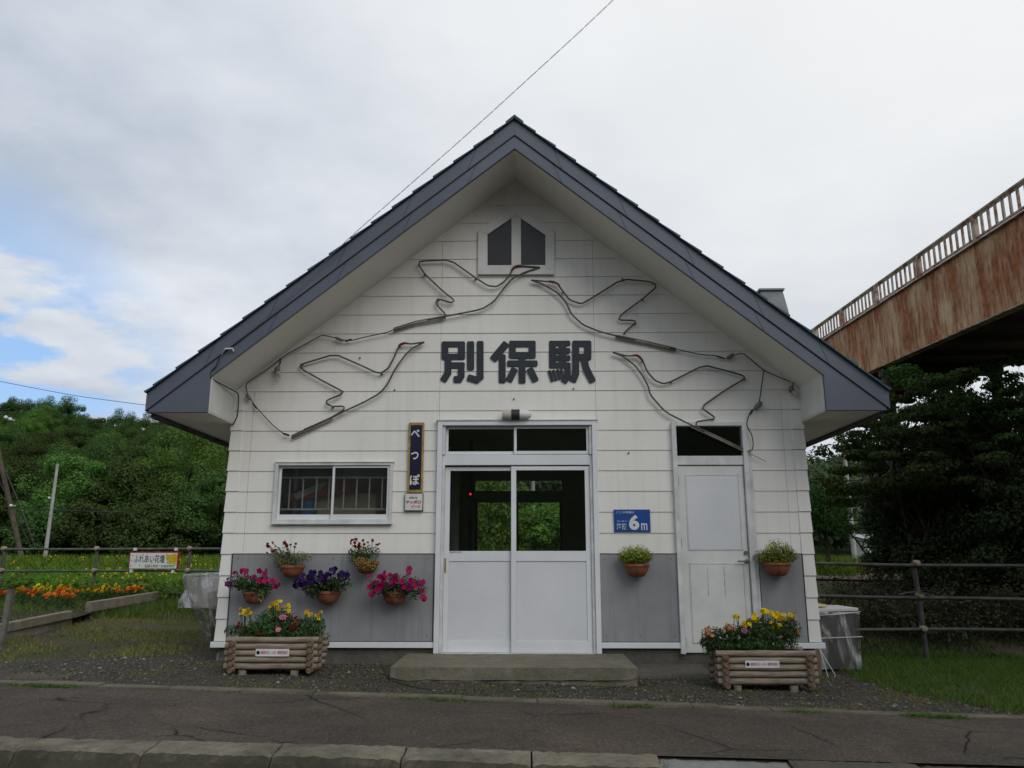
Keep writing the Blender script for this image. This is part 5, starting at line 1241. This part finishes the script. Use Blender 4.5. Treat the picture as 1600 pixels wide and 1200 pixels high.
# ================================================================== TREES
def crown(seed, rx, ry, rz, cz, nclump, per, leaf, name='crown', fill=.55, cr=.26, flat=1.0):
    rs = np.random.RandomState(seed); d = rs.normal(size=(nclump, 3)); d /= np.linalg.norm(d, axis=1, keepdims=True)
    rad = rs.uniform(fill, 1, (nclump, 1)); C = d*rad*np.array([rx, ry, rz]); C[:, 2] = np.where(C[:, 2] < -rz*.6, C[:, 2]*.6, C[:, 2])
    V, Fs, k = [], [], 0; R_ = (rx+ry)/2*cr
    for i in range(nclump):
        n = int(per*rs.uniform(.6, 1.4)); e = rs.normal(size=(n, 3)); e /= np.linalg.norm(e, axis=1, keepdims=True)
        r_ = R_*rs.uniform(.6, 1.35); Pp = C[i]+e*(rs.uniform(.2, 1, (n, 1))**.45)*r_*np.array([1, 1, .75*flat])
        v, f = leaves(Pp, e+np.array([0, 0, .5])+rs.normal(scale=.45, size=e.shape), leaf, rs, .7); Fs.append(f+k); V.append(v); k += len(v)
    V = np.concatenate(V); V[:, 2] += cz; return V, np.concatenate(Fs), C+np.array([0, 0, cz])
def maketree(kind, label, group, seed, h, rx, leaf, mt, nclump=60, per=110, cz=.6, rz=.42, trunk_r=.16, limbs=8, multi=1, **kw):
    o = thing(kind, label, 'tree', (0, 0, 0), group)
    V, Fc, C = crown(seed, rx, rx, h*rz, h*cz, nclump, per, leaf, **kw)
    rr = random.Random(seed); m = MB()
    for q in range(multi):
        bx, by = (0, 0) if multi == 1 else (rr.uniform(-.5, .5), rr.uniform(-.4, .4)); lean = rr.uniform(-.3, .3) if multi == 1 else rr.uniform(-1.2, 1.2)
        tr = [Vector((bx, by, -.3)), Vector((bx+lean*.15, by, h*.2)), Vector((bx+lean*.5, by+rr.uniform(-.2, .2), h*.45)), Vector((bx+lean, by, h*.8))]
        m.tube(tr, [trunk_r*1.15, trunk_r*.85, trunk_r*.6, trunk_r*.12], 8)
        for i in range(limbs):
            c = Vector(C[rr.randrange(len(C))]); s = tr[1].lerp(tr[3], rr.uniform(.1, .8)); md = s.lerp(c, .5)+Vector((0, 0, rr.uniform(-.1, .3))); m.tube([s, md, c], [trunk_r*.38, trunk_r*.22, trunk_r*.05], 5)
    m.build('trunk', M['bark'], o, smooth='all')
    link_mesh('crown', stuffmesh('crown', V, Fc, M[mt]), o); return o
def conifer(label, group, seed, h):
    o = thing('conifer', label, 'tree', (0, 0, 0), group); rs = np.random.RandomState(seed); n = 2600
    z = rs.uniform(.08, 1, n)**.8; layer = np.abs(np.sin(z*28)); r = (1-z)*h*.24*(.55+.45*layer)+.05; a = rs.uniform(0, 2*np.pi, n); q = rs.uniform(.3, 1, n)**.5
    C = np.stack([np.cos(a)*r*q, np.sin(a)*r*q, z*h-r*q*.3], 1); d = np.stack([np.cos(a), np.sin(a), np.full(n, .6)], 1)
    V, Fc = leaves(C, d+rs.normal(scale=.4, size=d.shape), .42, rs, .4); link_mesh('crown', stuffmesh('crown', V, Fc, M['leaf_conifer']), o)
    m = MB(); m.tube([(0, 0, -.3), (0, 0, h*.97)], [.17, .03], 7); m.build('trunk', M['bark'], o); return o
GH1 = 'broadleaf trees massed on the left hillside'
protos = [maketree('hillside_tree', 'round spreading dark green tree in the wood on the left hillside', GH1, 101, 9, 3.4, .17, 'leaf_hill', 80, 330, cr=.30, fill=.5),
          maketree('hillside_tree', 'tall narrow dark green tree in the wood on the left hillside', 'tall trees on the left hillside', 102, 10.5, 3.0, .17, 'leaf_hill', 80, 330, rz=.44, cr=.32, fill=.48),
          maketree('hillside_tree', 'brighter green tree standing out among the wood on the left hillside', 'brighter trees on the left hillside', 103, 8.5, 3.3, .16, 'leaf_hill2', 75, 330, cr=.28, fill=.5)]
con = conifer('dark pointed conifer on the left hill crest', 'conifers along the left hill crest', 104, 9)
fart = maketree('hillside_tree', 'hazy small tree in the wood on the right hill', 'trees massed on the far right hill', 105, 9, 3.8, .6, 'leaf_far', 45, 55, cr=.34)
seen = {}
def plant(o, x, y, s, rz=None, sz=1.0, z=None):
    k = o.name
    c = o if k not in seen else copytree(o); seen[k] = 1
    c.location = (x, y, G(x, y)-.15 if z is None else z); c.rotation_euler = (0, 0, rnd.uniform(0, 6.28) if rz is None else rz); c.scale = (s, s, s*sz); return c
tr_ = random.Random(31); placed = []
def far_enough(x, y, d):
    for (a, b) in placed:
        if (a-x)**2+(b-y)**2 < d*d: return False
    placed.append((x, y)); return True
cntL = 0; tries = 0
while cntL < 182 and tries < 24000:
    tries += 1; y = 44+105*tr_.random()**1.15; a = tr_.uniform(-.72, -.33); x = a*(y-CY)
    if not far_enough(x, y, 2.9+(y-40)*.016): continue
    cntL += 1; pz = tr_.random(); o = protos[2] if pz < .22 else (protos[0] if pz < .65 else protos[1])
    if y > 128 and tr_.random() < .35: o = con
    c = plant(o, x, y, tr_.uniform(.55, .86), sz=tr_.uniform(.9, 1.1))
cntR = 0; tries = 0
while cntR < 95 and tries < 14000:
    tries += 1; y = 52+178*tr_.random()**.8; a = tr_.uniform(.35, .66); x = a*(y-CY)
    if not far_enough(x, y, 6.2): continue
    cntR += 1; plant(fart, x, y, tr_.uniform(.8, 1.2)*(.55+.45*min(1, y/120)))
for i in range(22):   # seen through the entrance glass
    y = tr_.uniform(50, 120); x = tr_.uniform(-.10, .10)*(y-CY)
    if far_enough(x, y, 5): plant(fart, x, y, tr_.uniform(.8, 1.1))
# the rest of the wood, screened by the station and the nearer trees, is one mass
src = next(c for c in fart.children if c.name.startswith('crown')).data
base_v = np.zeros(len(src.vertices)*3, np.float32); src.vertices.foreach_get('co', base_v); base_v = base_v.reshape(-1, 3)
VV, FF, k = [], [], 0; cnt_ = 0; tries = 0; fidx = np.arange(len(base_v)).reshape(-1, 4)
while cnt_ < 150 and tries < 20000:
    tries += 1; y = 56+170*tr_.random()**.8; a = tr_.choice((tr_.uniform(-.36, -.12), tr_.uniform(.12, .38), tr_.uniform(.35, .66), tr_.uniform(-.7, -.3))); x = a*(y-CY)
    if (abs(a) > .38 and y < 80) or not far_enough(x, y, 4.4 if a < 0 else 5.6): continue
    cnt_ += 1; q = tr_.uniform(0, 6.28); sc_ = tr_.uniform(.6, .95); c_, s_ = math.cos(q), math.sin(q)
    VV.append(np.stack([(base_v[:, 0]*c_-base_v[:, 1]*s_)*sc_+x, (base_v[:, 0]*s_+base_v[:, 1]*c_)*sc_+y, base_v[:, 2]*sc_+G(x, y)-.3], 1)); FF.append(fidx+k); k += len(base_v)
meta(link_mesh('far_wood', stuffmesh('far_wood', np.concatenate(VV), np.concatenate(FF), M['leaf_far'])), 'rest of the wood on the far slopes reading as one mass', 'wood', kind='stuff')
# nearer trees left, each with its own look
for (px, Y, h, rx, lab, mt, sd) in ((295, 40, 8.6, 4.0, 'broad fresh green tree beside the left eave, nearest of the wood', 'leaf_hill2', 201), (200, 38, 6.2, 3.2, 'low dark tree behind the flower bed sign', 'leaf_hill', 202),
                                    (120, 37, 6.4, 3.0, 'loose olive green tree right of the concrete pole', 'leaf_hill2', 203), (40, 40, 6.4, 3.4, 'dark bushy tree behind the wooden pole', 'leaf_hill', 204), (345, 34, 5.2, 2.8, 'dense dark tree touching the left wall edge', 'leaf_hill', 205),
                                    (-40, 38, 6.6, 3.4, 'dark tree cut by the left picture edge', 'leaf_hill', 206), (255, 33, 3.6, 2.6, 'low shrubby tree behind the meadow', 'leaf_hill', 207), (160, 33, 3.3, 2.6, 'dark thicket behind the middle fence post', 'leaf_hill', 208), (90, 33, 3.2, 2.6, 'dark thicket at the foot of the concrete pole', 'leaf_hill', 209)):
    o = maketree('broadleaf_tree', lab, None, sd, h, rx, .14, mt, 110, 260, cz=.54, rz=.48, cr=.22)
    v = P(px, 800, Y); o.location = (v.x, Y, G(v.x, Y)-.1)
# bushes behind the station, seen through glass
for (px, Y, h, rx, sd) in ((765, 17, 2.9, 1.5, 1), (850, 19, 2.3, 1.7, 2), (815, 24, 2.6, 2.2, 3), (730, 22, 2.6, 2.0, 4), (880, 17, 2.0, 1.4, 5)):
    o = maketree('bush', ['sunlit round bush left of the pole behind the entrance glass', 'leafy bush right of the pole behind the entrance glass', 'loose bush farther behind the entrance glass', 'bush at the left of the rear doorway', 'low bush at the right of the rear doorway'][sd-1], None, 300+sd, h, rx, .13, 'leaf_bush', 50, 130, cz=.5, rz=.5, trunk_r=.04, cr=.3)
    v = P(px, 850, Y); o.location = (v.x, Y, G(v.x, Y)-.1); o['category'] = 'bush'
# right: young tree with a clear trunk, big dark trees by the bridge
v = P(1294, 880, 15); o = maketree('young_tree', 'young round tree with dark straight trunk just right of the building corner', None, 401, 2.75, .85, .07, 'leaf_dark', 50, 260, cz=.66, rz=.32, trunk_r=.09, cr=.3)
o.location = (v.x, 15, G(v.x, 15)-.1)
for (px, Y, h, rx, lab, sd, mt) in ((1450, 6.5, 4.5, 2.0, 'spreading dark tree left of the others under the footbridge', 402, 'leaf_dark'), (1545, 8.5, 5.6, 2.3, 'tall dark many stemmed tree under the footbridge', 403, 'leaf_dark'), (1640, 6.0, 4.7, 1.9, 'dark tree cut by the right picture edge', 404, 'leaf_dark'),
                                (1425, 11, 4.6, 1.9, 'smaller dark tree behind the right eave tip', 405, 'leaf_dark')):
    o = maketree('dark_tree', lab, None, sd, h, rx, .075, mt, 88, 300, cz=.63, rz=.37, trunk_r=.05, limbs=26, multi=4, fill=.38, cr=.17, flat=.5)
    v = P(px, 850, Y); o.location = (v.x, Y, G(v.x, Y)-.1)
for (px, Y, h, rx, lab, sd) in ((1462, 7.5, 2.2, 1.3, 'dense dark bush filling the gap under the left bridge tree', 451), (1520, 6.2, 2.0, 1.3, 'tall dark bush beside the middle bridge tree', 452), (1590, 7.0, 2.5, 1.4, 'large black green bush near the right picture edge', 453),
                             (1640, 4.8, 2.8, 1.2, 'dark bush cut by the right picture edge', 454), (1425, 8.0, 2.2, 1.0, 'loose dark bush left of the bridge trees', 455)):
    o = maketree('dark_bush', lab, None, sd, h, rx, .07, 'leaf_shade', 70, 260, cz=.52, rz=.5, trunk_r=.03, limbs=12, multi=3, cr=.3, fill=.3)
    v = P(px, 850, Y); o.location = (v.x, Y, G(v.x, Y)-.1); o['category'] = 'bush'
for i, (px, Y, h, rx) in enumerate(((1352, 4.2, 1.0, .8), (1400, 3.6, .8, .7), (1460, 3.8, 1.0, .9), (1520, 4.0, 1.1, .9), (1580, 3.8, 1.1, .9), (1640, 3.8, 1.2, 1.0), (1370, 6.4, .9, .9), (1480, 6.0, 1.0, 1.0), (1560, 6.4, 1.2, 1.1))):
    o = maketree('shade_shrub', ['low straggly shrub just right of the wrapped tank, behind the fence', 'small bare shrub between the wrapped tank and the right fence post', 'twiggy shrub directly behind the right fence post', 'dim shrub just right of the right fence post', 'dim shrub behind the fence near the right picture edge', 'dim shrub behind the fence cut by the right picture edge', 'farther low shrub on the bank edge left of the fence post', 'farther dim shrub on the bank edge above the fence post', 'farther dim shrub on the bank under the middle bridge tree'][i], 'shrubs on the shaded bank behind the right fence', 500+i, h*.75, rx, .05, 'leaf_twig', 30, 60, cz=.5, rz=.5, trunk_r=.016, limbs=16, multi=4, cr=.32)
    v = P(px, 900, Y); o.location = (v.x, Y, G(v.x, Y)-.1); o['category'] = 'shrub'
# white shed far right
Y = 30; a, b = P(1336, 872, Y), P(1382, 845, Y); gz_ = G(a.x, Y)
SH = thing('farm_shed', 'small white shed with pale blue roof glimpsed between the trees', 'shed', ((a.x+b.x)/2, Y, gz_))
m = MB(); m.box(a.x+.6, b.x, Y, Y+1.4, gz_-.2, b.z); m.build('wall', M['enamelwhite'], SH)
m = MB(); m.hexa([(a.x+.45, Y-.25, b.z+.001), (b.x+.2, Y-.25, b.z+.001), (b.x+.2, Y+1.6, b.z+.001), (a.x+.45, Y+1.6, b.z+.001), (a.x+.45, Y-.25, b.z+.06), (b.x+.2, Y-.25, b.z+.06), (b.x+.2, Y+1.6, b.z+.35), (a.x+.45, Y+1.6, b.z+.35)]); m.build('roof', M['chimney'], SH)
m = MB(); m.box(a.x+.8, a.x+1.1, Y-.02, Y-.001, gz_, gz_+1.3); m.build('door', M['greywood'], SH)

# ================================================================== GRASS, WEEDS AND STONES
def blades(name, xy, h, w, mt, seed, lean=.35, flecks=None, zoff=0):
    rs = np.random.RandomState(seed); n = len(xy); Z = np.array([G(a, b) for a, b in xy])+zoff
    C = np.column_stack([xy, Z-.005]); a = rs.uniform(0, 2*np.pi, n); hh = h*rs.uniform(.45, 1.25, n) if np.isscalar(h) else h*rs.uniform(.6, 1.2, n)
    D = np.stack([np.cos(a), np.sin(a), np.zeros(n)], 1); L2 = rs.normal(scale=lean, size=(n, 2)); U = np.stack([L2[:, 0]*hh, L2[:, 1]*hh, hh], 1)
    ww = (w*rs.uniform(.6, 1.3, n))[:, None]; md = C+U*.55+np.array([0, 0, 1])*0
    V = np.stack([C-D*ww*.5, C+D*ww*.5, md+D*ww*.4+U*.02, C+U+np.stack([L2[:, 0], L2[:, 1], -np.abs(L2).sum(1)*.3], 1)*hh[:, None]*.3, md-D*ww*.4+U*.02], 1).reshape(-1, 3)
    F5 = np.arange(5*n).reshape(n, 5); o = link_mesh(name, stuffmesh(name, V, F5, M[mt])); meta(o, kind='stuff'); return o
def scatter(n, fn, x0, x1, y0, y1, seed, noise_s=1.0, thr=0.0):
    from mathutils import noise as mn
    rs = np.random.RandomState(seed); out = []
    while len(out) < n:
        P_ = rs.uniform([x0, y0], [x1, y1], (n, 2))
        for a, b in P_:
            if fn(a, b) and (thr <= -1 or mn.noise(Vector((a*noise_s, b*noise_s, seed)))+rs.uniform(-.25, .25) > thr): out.append((a, b))
            if len(out) >= n: break
    return np.array(out)
# lawn right
rl_ = lambda x, y: (y > EDG(x)+.05) and (x > 3.45 or y > 99) and (x-3.3 > (0.2-y)*.38-.25+.0 or False) and (y < 2.2)
o = blades('lawn_grass', scatter(52000, rl_, 3.4, 9.5, -2.6, 2.2, 71, .8, -.45), .075, .007, 'grass', 1); meta(o, 'green lawn grass right of the station', 'grass')
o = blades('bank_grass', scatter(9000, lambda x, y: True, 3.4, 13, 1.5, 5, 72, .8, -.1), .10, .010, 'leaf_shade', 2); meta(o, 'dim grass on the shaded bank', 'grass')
# worn grass left
lw = lambda x, y: y > EDG(x)+.45+wob(x, 2)*.9 and (y > .95+wob(x)-(-2.9-x)*.62) and x < -3.3
o = blades('worn_grass', scatter(36000, lw, -10.5, -3.3, -1.6, 8.3, 73, 1.3, -.04), .050, .008, 'grass_dry', 3); meta(o, 'short worn grass in front of the flower bed', 'grass')
o = blades('fence_grass', scatter(9000, lambda x, y: x > -8.5, -8.6, -3.4, 4.5, 8.6, 74, .9, -.4), .15, .012, 'grass', 4); meta(o, 'longer grass at the foot of the left fence', 'grass')
# tufts on gravel, edging and pavement
o = blades('gravel_weeds', scatter(5200, lambda x, y: EDG(x) < y < .1 and not (abs(x) < 1.2 and y > -1.1), -3.6, 5.0, -2.6, .1, 75, 2.2, .22), .030, .006, 'grass_dry', 5, .6); meta(o, 'small weeds growing in the forecourt gravel', 'weeds')
o = blades('edging_weeds', scatter(2600, lambda x, y: abs(y-EDG(x)+.17) < .05, -8, 6, -3, -.9, 76, 1.7, .30), .035, .007, 'grass', 6, .6); meta(o, 'weeds along the pavement edging', 'weeds')
o = blades('apron_weeds', scatter(1500, lambda x, y: EDG(x) < y < EDG(x)+.5, -9, -4, -2, .3, 77, 2.2, .25), .03, .006, 'grass_dry', 8, .6); meta(o, 'weeds in the broken asphalt on the left', 'weeds')
# flower bed weeds
bedf = lambda x, y: x < A1_.x+(y-A1_.y)*((A3.x-A1_.x)/(A3.y-A1_.y))-.15
o = blades('bed_weeds', scatter(9000, bedf, -16, -6, 2.0, 8.1, 78, 1.0, -.1), .085, .012, 'grass', 9, .5, zoff=.09); meta(o, 'low weeds covering the flower bed soil', 'weeds')
# meadow behind left fence
o = blades('meadow_weeds', scatter(45000, lambda x, y: True, -24, -3.6, 8.5, 15, 79, .5, -.5), .42, .022, 'weed', 10, .3); meta(o, 'tall bright meadow weeds behind the left fence', 'weeds')
o = blades('far_meadow', scatter(42000, lambda x, y: abs(x) > 3.5 or y > 13, -34, 9, 13, 31, 80, .3, -.5), .55, .05, 'weed', 11, .3); meta(o, 'bright meadow reaching to the wood', 'weeds')
o = blades('right_meadow', scatter(14000, lambda x, y: True, 6, 26, 15, 30, 81, .3, -.5), .5, .05, 'weed', 12, .3); meta(o, 'bright meadow beyond the earth path on the right', 'weeds')
rs = np.random.RandomState(5); pts = scatter(1500, lambda x, y: True, -26, -4, 9, 22, 82, .35, .1)
C = np.column_stack([pts, [G(a, b)+rs.uniform(.28, .55) for a, b in pts]]); V, Fc = leaves(C, rs.normal(size=(len(C), 3)), .07, rs, .9)
meta(link_mesh('meadow_flowers', stuffmesh('meadow_flowers', V, Fc, M['yellowfleck'])), 'tiny yellow flowers scattered through the meadow', 'flowers', kind='stuff')
# broad leaved weeds near the left fence
pts = scatter(900, lambda x, y: True, -22, -3.6, 7.4, 10.5, 83, .6, .0); V_, F_, k = [], [], 0
for a, b in pts:
    n = 14; e = rs.normal(size=(n, 3)); C = np.array([a, b, G(a, b)+.22])+e*np.array([.12, .12, .13]); v, f = leaves(C, e+np.array([0, 0, .7]), .12, rs, .55); V_.append(v); F_.append(f+k); k += len(v)
meta(link_mesh('leafy_weeds', stuffmesh('leafy_weeds', np.concatenate(V_), np.concatenate(F_), M['grass'])), 'broad leaved weeds crowding the left fence', 'weeds', kind='stuff')
# stones
def stones(name, pts, s, seed, label):
    rs = np.random.RandomState(seed); base = np.array([(1, 0, 0), (-1, 0, 0), (0, 1, 0), (0, -1, 0), (0, 0, 1), (0, 0, -.6)], float)
    tri = np.array([(0, 2, 4), (2, 1, 4), (1, 3, 4), (3, 0, 4), (2, 0, 5), (1, 2, 5), (3, 1, 5), (0, 3, 5)]); n = len(pts)
    sc = s*(rs.pareto(3.2, n)*.8+.5).clip(.4, 3.0); V = base[None]*sc[:, None, None]*rs.uniform(.55, 1.25, (n, 6, 1))*np.array([1, 1, .6])
    a = rs.uniform(0, 6.28, n); c_, s_ = np.cos(a), np.sin(a); X = V[..., 0]*c_[:, None]-V[..., 1]*s_[:, None]; Y_ = V[..., 0]*s_[:, None]+V[..., 1]*c_[:, None]
    Z = np.array([G(p_[0], p_[1]) for p_ in pts]); V = np.stack([X+pts[:, 0:1], Y_+pts[:, 1:2], V[..., 2]+(Z+sc*.1+.004)[:, None]], -1).reshape(-1, 3)
    Fc = (tri[None]+6*np.arange(n)[:, None, None]).reshape(-1, 3); meta(link_mesh(name, stuffmesh(name, V, Fc, M['pebble'])), label, 'gravel', kind='stuff')
stones('gravel_stones', scatter(17000, lambda x, y: y > EDG(x)+.02 and not (abs(x) < 1.2 and y > -1.1) and (x > -2.9 or y < .9+wob(x)-(-2.9-x)*.62), -5.2, 4.4, -2.6, .4, 91, 1.5, -.35), .010, 1, 'loose grey gravel in front of the station')
stones('gravel_stones', scatter(1500, lambda x, y: KRB(x) < y < EDG(x)-.05, -6, 6, -3.9, -1, 92, 1.2, .0), .004, 2, 'grit scattered over the asphalt pavement')
stones('gravel_stones', scatter(7000, lambda x, y: x < -3.2 and y > EDG(x), -7, -3.2, -1.5, 3, 93, 1.2, -.1), .009, 3, 'stones showing in the worn grass on the left')
